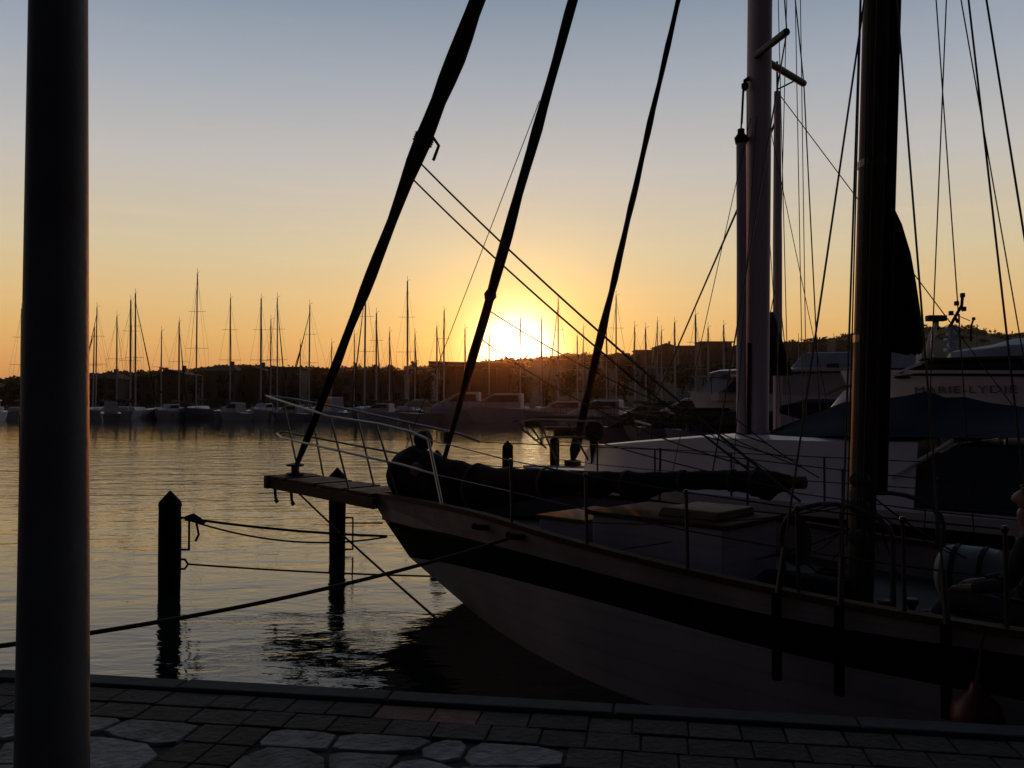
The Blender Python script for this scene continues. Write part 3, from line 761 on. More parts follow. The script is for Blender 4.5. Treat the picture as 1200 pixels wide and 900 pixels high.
# the stem bows gently between band and waterline
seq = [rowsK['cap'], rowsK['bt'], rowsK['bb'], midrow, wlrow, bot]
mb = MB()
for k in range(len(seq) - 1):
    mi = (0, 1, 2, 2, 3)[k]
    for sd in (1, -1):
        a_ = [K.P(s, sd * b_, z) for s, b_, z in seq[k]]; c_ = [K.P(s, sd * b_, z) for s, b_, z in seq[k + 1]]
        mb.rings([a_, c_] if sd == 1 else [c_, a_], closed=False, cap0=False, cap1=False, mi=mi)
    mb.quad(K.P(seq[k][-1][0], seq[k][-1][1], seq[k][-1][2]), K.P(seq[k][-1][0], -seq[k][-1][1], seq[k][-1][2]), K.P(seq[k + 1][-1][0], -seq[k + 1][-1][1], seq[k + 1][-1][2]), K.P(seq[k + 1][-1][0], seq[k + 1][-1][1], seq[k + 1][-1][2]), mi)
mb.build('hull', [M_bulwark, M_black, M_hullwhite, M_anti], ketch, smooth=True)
cap = rowsK['cap']
def cap_at(s):
    for p, q in zip(cap, cap[1:]):
        if p[0] <= s <= q[0]:
            f = (s - p[0]) / (q[0] - p[0]); return p[1] + (q[1] - p[1]) * f, p[2] + (q[2] - p[2]) * f
    return cap[-1][1], cap[-1][2]
DZ = -.30                                           # deck below the cap rail
mb = MB(); i0 = 2
mb.rings([[K.P(s, b_ - .03, z + DZ) for s, b_, z in cap[i0:]], [K.P(s, -(b_ - .03), z + DZ) for s, b_, z in cap[i0:]]], closed=False, cap0=False, cap1=False)
mb.build('deck', M_deck, ketch)
for sd in (1, -1):
    rg = []
    for s, b_, z in cap:
        bo = max(0, b_); rg.append([K.P(s, sd * (bo + .025), z - .012), K.P(s, sd * (bo + .025), z + .035), K.P(s, sd * (bo - .075 if bo > .08 else -.005), z + .035), K.P(s, sd * (bo - .075 if bo > .08 else -.005), z - .012)])
    mb = MB(); mb.rings(rg); mb.build('cap_rail', M_varnish, ketch)
    rg = []
    for s, b_, z in rowsK['bt'][1:]:
        rg.append([K.P(s, sd * (b_ + .0), z - .02), K.P(s, sd * (b_ + .03), z - .01), K.P(s, sd * (b_ + .03), z + .02), K.P(s, sd * (b_ + .0), z + .03)])
    mb = MB(); mb.rings(rg); mb.build('rubbing_strake', M_black, ketch)
    # inner face of the bulwark
    mb = MB(); mb.rings([[K.P(s, sd * (b_ - .05), z - .01) for s, b_, z in cap[i0:]], [K.P(s, sd * (b_ - .06), z + DZ) for s, b_, z in cap[i0:]]], closed=False, cap0=False, cap1=False)
    mb.build('inner_bulwark', M_bulwark, ketch)
# bowsprit platform: two beams, cross planks with gaps
tipn = K.cp(318, 566, .26); footn = K.cp(440, 590, .26)
for sd in (1, -1):
    a_ = K.P(tipn[0], sd * .26, tipn[1]); c_ = K.P(.55, sd * .30, footn[1] + .01)
    mb = MB(); mb.beam(a_, c_, .09, .15); bm = mb.build('bowsprit_beam', M_teak, ketch, bevel=.012)
rr = random.Random(2); kk = 22
for k in range(kk):
    f = .06 + .94 * k / kk
    if k in (3, 10, 16): continue
    a_ = K.P(tipn[0], 0, tipn[1] + .10).lerp(K.P(.55, 0, footn[1] + .11), f)
    mb = MB(); mb.box(a_ + Vector((0, 0, rr.uniform(-.003, .003))), ((.55 - tipn[0]) / kk - .012, .66, .035), K.ax()); mb.build('bowsprit_plank', M_teak, ketch)
mb = MB(); c_ = K.P(tipn[0] - .02, 0, tipn[1] + .02); mb.box(c_, (.10, .70, .19), K.ax()); mb.build('bowsprit_end', M_teak, ketch, bevel=.01)
for xq, y0, y1 in ((322, 570, 585), (341, 574, 588)):
    p = K.at(xq, y0, .26); q = K.at(xq + 1, y1, .26); mb = MB(); mb.tube([p, q], .022, 6); mb.tube([q, q + Vector((.03, 0, -.05))], .03, 6); mb.build('bowsprit_shackle', M_wire, ketch)
# pulpit
pw_ = .026
def tubes(name, lists, r, m, parent, n=7):
    for pts in lists: tubeof(pts, r, n).build(name, m, parent)
nearT = [K.at(312, 464, 0), K.at(345, 475, .16), K.at(387, 488, .3), K.at(445, 497, .38), K.at(482, 506, .45), K.at(502, 515, .52)]
farT = [K.at(312, 464, 0), K.at(345, 468, -.14), K.at(400, 478, -.26), K.at(450, 489, -.3), K.at(540, 509, -.4), K.at(562, 518, -.45)]
nearM = [K.at(325, 508, 0), K.at(330, 513, .1), K.at(387, 526, .3), K.at(440, 538, .38), K.at(472, 545, .42), K.at(510, 556, .5)]
farM = [K.at(325, 508, 0), K.at(332, 506, -.1), K.at(395, 518, -.26), K.at(470, 532, -.34), K.at(520, 543, -.4)]
tubes('pulpit_rail', [nearT, farT, nearM, farM], .016, M_pulpit, ketch)
stn = [((333, 475, 0), (348, 545, .0)), ((387, 488, .3), (408, 570, .27)), ((441, 497, .38), (464, 574, .30)), ((363, 471, -.18), (378, 553, -.22)), ((417, 481, -.27), (436, 560, -.25)), ((478, 496, -.33), (492, 560, -.3))]
tubes('pulpit_stanchion', [[K.at(*a_), K.at(*a_).lerp(K.at(*c_), 1.10)] for a_, c_ in stn], .0145, M_pulpit, ketch)
pa_ = K.at(502, 515, .52); s_, z_ = K.cp(535, 597, .7)
tubes('pulpit_stanchion', [[pa_, K.P(s_, cap_at(s_)[0] - .02, cap_at(s_)[1])]], .018, M_pulpit, ketch)
# mast
ms, _ = K.cp(1013, 600, 0)
mz = cap_at(ms)[1] + DZ
mtop = 15.0
def mast_pt(z, off=0): return K.P(ms + .036 * (z - mz), off, z)
mw = 40 * mast_pt(1.5).y / F
axm = K.ax()
def mast_sec(z, w, l, shift=0):
    c = mast_pt(z) + Vector((1, 0, 0)) * shift
    out = []
    for k in range(14):
        a_ = 6.283 * k / 14; out.append(c + Vector((1, 0, 0)) * (math.copysign(abs(math.cos(a_)) ** .7, math.cos(a_)) * w / 2) + Vector((0, 1, 0)) * (math.copysign(abs(math.sin(a_)) ** .7, math.sin(a_)) * l / 2))
    return out
mb = MB(); mb.rings([mast_sec(z, mw * .66, mw * .8, -mw * .16) for z in (mz, 2, 4, 7, 11, mtop)]); mb.build('main_mast', M_mastwood, ketch, smooth=True)
mb = MB(); mb.rings([mast_sec(z, mw * .40, mw * .40, mw * .33) for z in (mz + .9, 2, 4, 7, 11, mtop - .3)]); mb.build('mast_track_sail', M_sail, ketch, smooth=True)
for z in (2.9, 4.3): 
    mb = MB(); mb.rings([mast_sec(z - .03, mw * .70, mw * .86, -mw * .16), mast_sec(z + .03, mw * .70, mw * .86, -mw * .16)]); mb.build('mast_band', M_wire, ketch)
# triangular sail cover behind the mast
tri = [(1046, 246), (1052, 262), (1059, 292), (1066, 325), (1073, 360), (1080, 402), (1072, 412), (1050, 409), (1030, 404), (1034, 330)]
cy = mast_pt(3).y + .15
mb = MB()
def ringz(xl, xr, y, dep):
    c = at((xl + xr) / 2, y, cy); w = (xr - xl) * cy / F / 2
    return [c + Vector((math.cos(6.283 * k / 12) * w, math.sin(6.283 * k / 12) * dep * .5, .02 * math.sin(k * 2.4))) for k in range(12)]
mb.rings([ringz(1044, 1047, 245, .03), ringz(1040, 1057, 266, .08), ringz(1037, 1067, 300, .14), ringz(1034, 1073, 335, .2), ringz(1031, 1078, 370, .24), ringz(1028, 1081, 400, .26), ringz(1034, 1082, 408, .22), ringz(1060, 1080, 414, .08)])
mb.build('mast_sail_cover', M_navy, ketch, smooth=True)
# furled headsails on their stays
def furled(name, p, q, prof, seed, m, parent, knots=()):
    r2 = random.Random(seed); n = 60; pts, rs_ = [], []
    ph = [r2.uniform(0, 6.28) for _ in range(4)]
    ax_ = (q - p).normalized(); sd1 = ax_.cross(Vector((0, 1, 0))).normalized()
    for i in range(n + 1):
        f = i / n; r_ = interp(prof, f)
        w = (math.sin(f * 43 + ph[0]) + .7 * math.sin(f * 91 + ph[1]) + .6 * math.sin(f * 19 + ph[2]))
        pts.append(p.lerp(q, f) + sd1 * w * r_ * .055); rs_.append(r_ * (1 + .10 * math.sin(f * 67 + ph[3]) + .06 * r2.uniform(-1, 1)))
    mb = MB(); mb.tube(pts, rs_, 12)
    return mb.build(name, m, parent, smooth=True)
def along_px(fr, p, x, y):                                   # fraction on line p->q seen at pixel
    pass
mh = mast_pt(14.6)
mh2 = mast_pt(15.0)
# outer stay runs from the bowsprit tip through (562,0) to the masthead
o_bot = K.at(346, 550, 0)
o_ref = K.at(560, 0, 0); o_dir = (o_ref - o_bot)
o_top = o_bot + o_dir * ((14.9 - o_bot.z) / o_dir.z)
ow = lambda wpx, y: wpx
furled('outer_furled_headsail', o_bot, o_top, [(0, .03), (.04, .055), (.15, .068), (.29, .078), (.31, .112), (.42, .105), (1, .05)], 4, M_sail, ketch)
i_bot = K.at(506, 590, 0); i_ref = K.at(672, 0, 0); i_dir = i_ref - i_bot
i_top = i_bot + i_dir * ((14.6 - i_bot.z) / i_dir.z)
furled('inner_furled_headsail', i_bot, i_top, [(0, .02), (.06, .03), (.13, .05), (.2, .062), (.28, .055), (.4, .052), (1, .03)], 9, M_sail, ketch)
def on_line(p, q, y):                                        # point of the 3-D line whose picture height is y
    lo, hi = 0.0, 1.0
    for _ in range(40):
        md = (lo + hi) / 2
        if px(p.lerp(q, md))[1] > y: lo = md
        else: hi = md
    return p.lerp(q, lo)
# knot where the sheets leave the sail
kn = on_line(o_bot, o_top, 163)
mb = MB(); ax_ = (o_top - o_bot).normalized()
for k in range(4): mb.lathe(kn + ax_ * (.03 * k - .05), [(.10, -.03), (.135, 0), (.10, .03)], 12, axis=ax_)
mb.tube([kn + Vector((.12, -.1, 0)), kn + Vector((.2, -.12, -.12)), kn + Vector((.13, -.1, -.3))], .02, 6)
mb.build('sheet_knot', M_rope, ketch, smooth=True)
for p, q in ((i_bot, i_top),):
    kn2 = on_line(p, q, 346); mb = MB(); ax_ = (q - p).normalized(); mb.lathe(kn2, [(.055, -.06), (.078, 0), (.055, .06)], 10, axis=ax_); mb.build('sheet_knot', M_rope, ketch)
mb = MB(); mb.lathe(o_bot + Vector((0, 0, -.02)), [(.05, -.08), (.13, -.07), (.13, -.03), (.06, -.02), (.06, .06), (.13, .07), (.13, .1), (.03, .12)], 14); mb.build('furling_drum', M_wire, ketch)
# sheets running aft to the mast
s1 = on_line(o_bot, o_top, 186); s2 = on_line(o_bot, o_top, 206)
tubes('sheet', [sag(s1, K.at(938, 588, .5), .10, 20), sag(s2, K.at(905, 572, -.3), .12, 20)], .011, M_rope, ketch, 6)
i1 = on_line(i_bot, i_top, 362)
tubes('sheet', [sag(i1, K.at(900, 520, -.5), .12, 16), sag(on_line(i_bot, i_top, 395), K.at(930, 560, .2), .2, 16)], .007, M_rope, ketch, 5)
tubes('lazy_line', [[on_line(i_bot, i_top, 118) + Vector((-.06, 0, 0)), K.at(522, 405, .05), K.at(476, 524, .1)]], .005, M_rope, ketch, 5)
for (xa, ya, xb, yb, of) in ((700, 470, 935, 540, -.4), (735, 440, 925, 566, .1), (660, 505, 930, 575, .3), (770, 470, 940, 548, -.7), (850, 480, 960, 560, .2)):
    tubes('running_line', [sag(K.at(xa, ya, of), K.at(xb, yb, of), .03, 8)], .006, M_rope, ketch, 5)
# staysail bundled on its boom
b0 = K.cp(474, 552, 0); b1 = K.cp(950, 566, 0)
mb = MB(); mb.tube([K.P(b0[0], 0, b0[1] - .05), K.P(b1[0] - .05, 0, b1[1])], .055, 10); mb.build('staysail_boom', M_mastwood, ketch, smooth=True)
topt = [(466, 536), (474, 526), (490, 522), (510, 533), (540, 541), (570, 547), (620, 549), (680, 552), (760, 553), (850, 551), (905, 552), (925, 556)]
bott = [(466, 556), (474, 585), (500, 594), (540, 600), (570, 598), (610, 588), (650, 582), (680, 577), (700, 586), (722, 576), (748, 590), (778, 577), (800, 574), (850, 574), (880, 578), (900, 588), (912, 578), (925, 574)]
mb = MB(); rg = []; r2 = random.Random(8)
xs = [466 + (925 - 466) * i / 60 for i in range(61)]
for i, x in enumerate(xs):
    yt, yb = interp(topt, x), interp(bott, x)
    s_, zt = K.cp(x, yt, 0); _, zb_ = K.cp(x, yb, 0)
    zc, hh = (zt + zb_) / 2, (zt - zb_) / 2; wd = min(.30, hh * .85)
    pts = []
    for k in range(16):
        a_ = 6.283 * k / 16
        f = 1 + .07 * math.sin(i * .9 + k * 1.3) + .06 * math.sin(i * 2.1 - k * 2.2)
        pts.append(K.P(s_, math.cos(a_) * wd * f, zc + math.sin(a_) * hh * (1 + (.05 * math.sin(i * 1.7 + k)))))
    rg.append(pts)
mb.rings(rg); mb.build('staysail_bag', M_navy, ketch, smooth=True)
for x in (560, 640, 735, 800, 858, 885):
    s_, zt = K.cp(x, interp(topt, x) - 1, 0); _, zb_ = K.cp(x, interp(bott, x) + 1, 0); hh = (zt - zb_) / 2; wd = min(.31, hh * .87 + .01)
    mb = MB(); rg = [[K.P(s_ + e, math.cos(6.283 * k / 16) * wd * g, (zt + zb_) / 2 + math.sin(6.283 * k / 16) * hh * g) for k in range(16)] for e, g in ((-.018, .98), (-.018, 1.05), (.018, 1.05), (.018, .98))]
    mb.rings(rg, cap0=False, cap1=False); mb.build('sail_tie', M_rope, ketch)
mb = MB(); p = K.at(489, 550, .32); mb.rings([[p + K.d * (math.cos(6.283 * k / 10) * .12 * g) + Vector((0, 0, math.sin(6.283 * k / 10) * .085 * g)) + K.n * e for k in range(10)] for g, e in ((1, 0), (.9, .03), (.3, .045))]); mb.build('bag_fold_patch', M_teak, ketch, smooth=True)  # paler brown patch on the fold at the bag's forward end
# spot lamp and red item at the inner pulpit
c = K.at(496, 516, .1); mb = MB(); mb.lathe(c, [(.01, -.10), (.10, -.08), (.13, .0), (.11, .08), (.02, .11)], 12, axis=(.9, -.3, .2)); mb.tube([c, K.at(500, 560, .1)], .02, 6); mb.build('deck_lamp', M_rubber, ketch, smooth=True)
c = K.at(524, 512, -.35); mb = MB(); mb.lathe(c, [(.01, -.09), (.05, -.08), (.055, .06), (.01, .09)], 10); mb.build('red_lantern', M_red, ketch, smooth=True)
# deckhouse and hatch
def bx(off0, off1, s0, s1, z0, z1, name, m, bevel=.015, taper=.0):
    mb = MB(); mb.hexa([K.P(s0, off0, z0), K.P(s1, off0, z0), K.P(s1, off1, z0), K.P(s0, off1, z0)], [K.P(s0 + taper, off0 + (taper if off0 < off1 else -taper), z1), K.P(s1, off0 + (taper if off0 < off1 else -taper), z1), K.P(s1, off1 + (taper if off0 > off1 else -taper), z1), K.P(s0 + taper, off1 + (taper if off0 > off1 else -taper), z1)])
    return mb.build(name, m, ketch, bevel=bevel)
sa, za = K.cp(694, 612, .48); sb_, zb_ = K.cp(847, 612, .48)
zdk = cap_at((sa + sb_) / 2)[1] + DZ - .1
zrf = (za + zb_) / 2
bx(.48, -.48, sa, sb_, zdk, zrf, 'deckhouse', M_hullwhite)
bx(.51, -.51, sa - .05, sb_ + .05, zrf + .003, zrf + .045, 'deckhouse_roof', M_varnish)
sh0, zh0 = K.cp(770, 606, .34); sh1, zh1 = K.cp(840, 607, .34)
bx(.34, -.34, sh0, sh1, zrf + .048, zrf + .12, 'deckhouse_hatch', M_teak, .01, .03)
sf0, zf0 = K.cp(632, 612, .45); sf1, zf1 = K.cp(686, 598, .45)
bx(.45, -.45, sf0, sf1, zdk, zrf - .10, 'fore_hatch', M_hullwhite)
bx(.48, -.48, sf0 - .03, sf1 + .03, zrf - .097, zrf - .06, 'fore_hatch_lid', M_teak, .01)
# lifeline stanchions along the near and far bulwark
for sd in (1, -1):
    tops = []
    for x in (600, 688, 806, 936, 1060, 1180):
        lo = [0, 12]
        for _ in range(40):
            md = sum(lo) / 2; bb, zz = cap_at(md)
            if px(K.P(md, bb - .03, zz))[0] < x: lo[0] = md
            else: lo[1] = md
        s_ = lo[0]; bb, zz = cap_at(s_); p = K.P(s_, sd * (bb - .03), zz); q = p + Vector((0, 0, .60)) + K.n * sd * .02
        mb = MB(); mb.tube([p, q], .014, 7); mb.lathe(q, [(.014, -.02), (.024, 0), (.014, .02)], 8); mb.build('stanchion', M_steel, ketch)
        tops.append((p, q))
    st_ = nearT[-1] if sd == 1 else farT[-1]
    tubes('lifeline', [[st_] + [q for p, q in tops], [(nearM[-1] if sd == 1 else farM[-1])] + [p.lerp(q, .52) for p, q in tops]], .006, M_wire, ketch, 5)
# chain plates and shrouds
for x, y0, y1, tx_, ty_ in ((913, 690, 797, 1009, 27), (986, 714, 815, 1006, 70), (1111, 736, 842, 1056, 62)):
    lo = [3, 11]
    for _ in range(40):
        md = sum(lo) / 2; bb, zz = cap_at(md)
        if px(K.P(md, bb, zz))[0] < x: lo[0] = md
        else: lo[1] = md
    s_ = lo[0]; bb, zz = cap_at(s_)
    z1 = at(x, y1, K.P(s_, bb, zz).y).z
    mb = MB(); mb.box(K.P(s_, bb + .04, (zz + z1) / 2 + .01), (.055, .045, zz - z1), K.ax()); mb.build('chainplate', M_black, ketch, bevel=.006)
    hd = mast_pt(11.5); foot = K.P(s_, bb + .02, zz)
    # aim so that the picture passes the observed point near the mast
    d_ = dirpx(tx_, ty_); pz = (hd - EYE).dot(K.n); kk2 = None
    best = None
    for j in range(60):
        off = bb * (j / 60.0); q = K.at(tx_, ty_, off)
        f_ = (q.z - foot.z) / (hd.z - foot.z)
        e_ = abs(off - (bb + .02) * (1 - f_))
        if best is None or e_ < best[0]: best = (e_, q)
    q = best[1]; hd2 = foot + (q - foot) * ((11.5 - foot.z) / (q.z - foot.z))
    tubes('shroud', [[foot, hd2]], .0075, M_wire, ketch, 6)
    mb = MB(); mb.tube([foot, foot.lerp(hd2, .03)], .022, 7); mb.build('turnbuckle', M_steel, ketch)
    ff = K.P(s_, -(bb + .02), zz); hdf = Vector((hd2.x, hd2.y, hd2.z)) ; rel = (hd2 - K.P(0, 0, 0)); sf = rel.dot(K.d); of = rel.dot(K.n)
    tubes('shroud', [[ff, K.P(sf, -of, hd2.z)]], .006, M_wire, ketch, 6)
# running backstays at the right
for (xa, ya, xb, yb) in ((1135, 0, 1179, 385), (1156, 0, 1204, 300)):
    p = K.at(xa, ya, .25); q = K.at(xb, yb, .55); d_ = q - p
    q2 = p + d_ * ((1.0 - p.z) / d_.z); p2 = p - d_ * .8
    tubes('running_backstay', [[p2, q2]], .008, M_wire, ketch, 6)
# guard hoops at the mast foot, coiled rope
for off in (.55, -.55):
    sA_ = ms - .42; sB_ = ms + .42; z0 = mz
    pts = [K.P(sA_, off, z0)] + [K.P(ms - .42 * math.cos(a_), off, z0 + .62 + .22 * math.sin(a_)) for a_ in [math.pi * k / 10 for k in range(11)]] + [K.P(sB_, off, z0)]
    tubes('mast_hoop', [pts], .02, M_steel, ketch, 8)
mb = MB()
for k in range(5):
    c = K.P(ms - .35 + .02 * k, .58 + .02 * k, mz + .55); pts = [c + K.d * math.cos(6.283 * j / 18) * (.08 + .01 * k) + Vector((0, 0, math.sin(6.283 * j / 18) * (.15 + .01 * k))) for j in range(19)]
    mb.tube(pts, .012, 6)
mb.build('rope_coil', M_rope, ketch, smooth=True)
for k, (off, dz) in enumerate(((.12, .55), (-.12, .8), (.14, 1.0))):
    c = mast_pt(mz + dz) + K.n * (mw * .42); mb = MB(); mb.lathe(c, [(.06, 0), (.06, .03), (.04, .05), (.045, .10), (.06, .12), (.01, .13)], 12, axis=K.n); mb.build('mast_winch', M_steel, ketch, smooth=True)
# tangle of lines and blocks round the mast foot
r2 = random.Random(77)
for k in range(11):
    a0 = ms + r2.uniform(-2.6, .9); o0 = r2.uniform(-.9, 1.0); z0 = mz + r2.uniform(.02, .5)
    p = K.P(a0, o0, z0); q = mast_pt(mz + r2.uniform(.2, 1.0)) + K.n * r2.uniform(-.1, .14)
    tubeof(sag(p, q, r2.uniform(.0, .14), 8), r2.choice([.005, .006, .008]), 5).build('running_line', M_rope, ketch)
for k in range(9):
    a0 = ms + r2.uniform(-2.2, 1.6); o0 = r2.uniform(.1, .95); p = K.P(a0, o0, mz + .01)
    mb = MB(); mb.lathe(p, [(.035, 0), (.035, .02), (.022, .04), (.028, .09), (.05, .12), (.045, .15), (.01, .16)], 10); mb.build('deck_winch' if k % 2 else 'deck_block', M_wire, ketch, smooth=True)
for (da, oo) in ((-1.1, .75), (-.55, -.6), (.55, .8)):
    mb = MB()
    for k in range(6):
        c = K.P(ms + da, oo, mz + .015 + .016 * k); rr_ = .15 - .008 * k + .01 * (k % 2)
        mb.tube([c + K.d * math.cos(6.283 * j / 16) * rr_ + K.n * math.sin(6.283 * j / 16) * rr_ * .8 for j in range(17)], .013, 6)
    mb.build('rope_coil', M_rope, ketch, smooth=True)
mb = MB(); mb.rings([[K.P(ms - .75 + a_, .30 + math.cos(6.283 * k / 12) * .14 * g, mz + .13 + math.sin(6.283 * k / 12) * .11 * g + .01 * math.sin(5 * a_ + k)) for k in range(12)] for a_, g in ((-.02, .2), (.06, .9), (.25, 1.05), (.5, .95), (.72, .8), (.78, .2))]); mb.build('sail_sack', M_navy, ketch, smooth=True)
# halyards down the mast
for k, (x0, x1) in enumerate(((1018, 1003), (1028, 1010), (1009, 992))):
    p = at(x0, 0, mast_pt(5).y - .25); q = at(x1, 640, mast_pt(1.2).y - .25)
    tubes('halyard', [[p + (p - q) * .4, q]], .006, M_rope, ketch, 5)
# cleats and hawse
for x, y, off in ((565, 617, 0), (606, 628, 0)):
    lo = [0, 8]
    for _ in range(40):
        md = sum(lo) / 2; bb, zz = cap_at(md)
        if px(K.P(md, bb, zz - .12))[0] < x: lo[0] = md
        else: lo[1] = md
    bb, zz = cap_at(lo[0]); c = K.P(lo[0], bb + .01, at(x, y, K.P(lo[0], bb, zz).y).z)
    mb = MB(); mb.tube([c - K.d * .10 + Vector((0, 0, .0)), c - K.d * .05 + K.n * .05, c + K.d * .05 + K.n * .05, c + K.d * .10], .028, 8); mb.build('hawse_cleat', M_black, ketch, smooth=True)
hawse = c
# deck gear further aft
s_ = K.cp(1140, 665, -.45)[0]; c = K.P(s_, -.45, cap_at(s_)[1] + DZ)
cn = thing('life_raft_canister', 'pale rounded life raft canister strapped on the ketch deck right of the mast', 'life raft', tuple(c))
mb = MB(); c2 = c + Vector((0, 0, .26)); mb.lathe(c2 - K.d * .26, [(.02, 0), (.16, .02), (.22, .07), (.235, .15), (.235, .37), (.22, .45), (.16, .50), (.02, .52)], 18, axis=K.d); mb.build('shell', mat('aged_canister', (.26, .27, .25), .6, var=.2), cn, smooth=True)
for k in (.16, .36):
    mb = MB(); mb.lathe(c2 - K.d * .26 + K.d * k, [(.236, -.02), (.245, -.015), (.245, .015), (.236, .02)], 18, axis=K.d); mb.build('strap', M_rubber, cn)
for k in (.10, .42):
    mb = MB(); mb.box(c - K.d * .26 + K.d * k + Vector((0, 0, .03)), (.06, .44, .06), K.ax()); mb.build('cradle', M_teak, cn)
def skin_mesh(vs, es, lvl=2):
    me = bpy.data.meshes.new('skin_tmp'); names = list(vs); me.from_pydata([vs[n][0] for n in names], [(names.index(a), names.index(b_)) for a, b_ in es], [])
    o = bpy.data.objects.new('skin_tmp', me); COL.objects.link(o)
    sk = o.modifiers.new('skin', 'SKIN'); sk.use_smooth_shade = True
    sub = o.modifiers.new('sub', 'SUBSURF'); sub.levels = lvl; sub.render_levels = lvl
    for i, n in enumerate(names):
        r_ = vs[n][1]; me.skin_vertices[0].data[i].radius = (r_, r_) if not isinstance(r_, tuple) else r_
        me.skin_vertices[0].data[i].use_root = (i == 0)
    bpy.context.view_layer.update()
    out = bpy.data.meshes.new_from_object(o.evaluated_get(bpy.context.evaluated_depsgraph_get()))
    bpy.data.objects.remove(o); return out
def skin_obj(name, vs, es, m, parent):
    pw = parent_world(parent)
    me = skin_mesh({k: (tuple(v[0] - pw), v[1]) for k, v in vs.items()}, es)
    me.materials.clear(); me.materials.append(m); me.polygons.foreach_set('use_smooth', [True] * len(me.polygons))
    o = bpy.data.objects.new(name, me); COL.objects.link(o); o.parent = parent; return o
hc = K.at(1205, 584, .30)
fw, sd_, up = -K.d, K.n, Vector((0, 0, 1))
def J(f_, n_, z_): return hc + fw * f_ + sd_ * n_ + up * z_
sk_s = (hc - K.b).dot(K.d); dk = cap_at(sk_s)[1] + DZ
pz = -.80
pe = thing('person', 'person in dark clothes sitting on the ketch deck at the right edge', 'person', tuple(J(0, 0, dk - hc.z)))
ank = dk + .09 - hc.z
body = {'pelvis': (J(-.04, 0, pz + .02), .13), 'belly': (J(-.05, 0, pz + .22), .115), 'chest': (J(-.04, 0, -.38), .13), 'neck': (J(-.03, 0, -.20), .055), 'skull_base': (J(-.01, 0, -.10), .062), 'skull': (J(.0, 0, .0), .092), 'crown': (J(-.01, 0, .075), .06), 'brow': (J(.065, 0, .01), .05), 'nose': (J(.105, 0, -.022), .016), 'chin': (J(.07, 0, -.085), .03)}
be_ = [('pelvis', 'belly'), ('belly', 'chest'), ('chest', 'neck'), ('neck', 'skull_base'), ('skull_base', 'skull'), ('skull', 'crown'), ('skull', 'brow'), ('brow', 'nose'), ('skull_base', 'chin')]
for t_, q in (('a', 1), ('b', -1)):
    body.update({'sh' + t_: (J(-.03, q * .18, -.30), .062), 'el' + t_: (J(.08, q * .23, -.56), .042), 'wr' + t_: (J(.32, q * .15, -.63), .028), 'pm' + t_: (J(.40, q * .13, -.65), .036),
                 'hip' + t_: (J(.0, q * .09, pz), .09), 'kn' + t_: (J(.42, q * .12, pz + .10), .058), 'an' + t_: (J(.58, q * .12, ank), .040), 'to' + t_: (J(.76, q * .14, ank - .05), .034)})
    be_ += [('chest', 'sh' + t_), ('sh' + t_, 'el' + t_), ('el' + t_, 'wr' + t_), ('wr' + t_, 'pm' + t_), ('pelvis', 'hip' + t_), ('hip' + t_, 'kn' + t_), ('kn' + t_, 'an' + t_), ('an' + t_, 'to' + t_)]
    for k in range(4):
        body['f%d' % k + t_] = (J(.455, q * (.10 + .022 * k), -.658), .0095); body['g%d' % k + t_] = (J(.485 - .006 * abs(k - 1.5), q * (.10 + .023 * k), -.685), .008)
        be_ += [('pm' + t_, 'f%d' % k + t_), ('f%d' % k + t_, 'g%d' % k + t_)]
    body['th' + t_] = (J(.40, q * .085, -.665), .011); body['tj' + t_] = (J(.435, q * .075, -.685), .009); be_ += [('pm' + t_, 'th' + t_), ('th' + t_, 'tj' + t_)]
M_skin = mat('person_skin', (.24, .13, .10), .55, var=.1); M_jacket = mat('dark_jacket_cloth', (.018, .018, .022), .9, var=.3, scale=12, bump=.4); M_trouser = mat('grey_trouser_cloth', (.06, .06, .065), .9, var=.3, scale=10, bump=.3)  # skin is one plain brown tone
skin_obj('body', body, be_, M_skin, pe)
jk = {k: (v[0], v[1] + .016) for k, v in body.items() if k in ('belly', 'chest', 'sha', 'shb', 'ela', 'elb', 'wra', 'wrb')}; jk['hem'] = (J(-.04, 0, pz + .05), .155); jk['collar'] = (J(-.035, 0, -.235), .075)
skin_obj('jacket', jk, [('chest', 'belly'), ('belly', 'hem'), ('chest', 'collar'), ('chest', 'sha'), ('sha', 'ela'), ('ela', 'wra'), ('chest', 'shb'), ('shb', 'elb'), ('elb', 'wrb')], M_jacket, pe)
tr = {k: (v[0], v[1] + .014) for k, v in body.items() if k in ('pelvis', 'hipa', 'hipb', 'kna', 'knb', 'ana', 'anb')}
skin_obj('trousers', tr, [('pelvis', 'hipa'), ('hipa', 'kna'), ('kna', 'ana'), ('pelvis', 'hipb'), ('hipb', 'knb'), ('knb', 'anb')], M_trouser, pe)
for t_ in 'ab':
    q = 1 if t_ == 'a' else -1
    skin_obj('shoe', {'h': (J(.55, q * .12, ank - .035), .048), 'm': (J(.66, q * .13, ank - .045), .045), 't': (J(.79, q * .145, ank - .055), .032)}, [('h', 'm'), ('m', 't')], M_rubber, pe)
skin_obj('hair', {'b': (J(-.045, 0, -.02), .080), 't': (J(-.025, 0, .055), .085), 'f': (J(.035, 0, .085), .050)}, [('b', 't'), ('t', 'f')], mat('dark_hair', (.02, .014, .010), .7, var=.3, scale=30, bump=.6), pe)
seat_z = hc.z + pz - .10
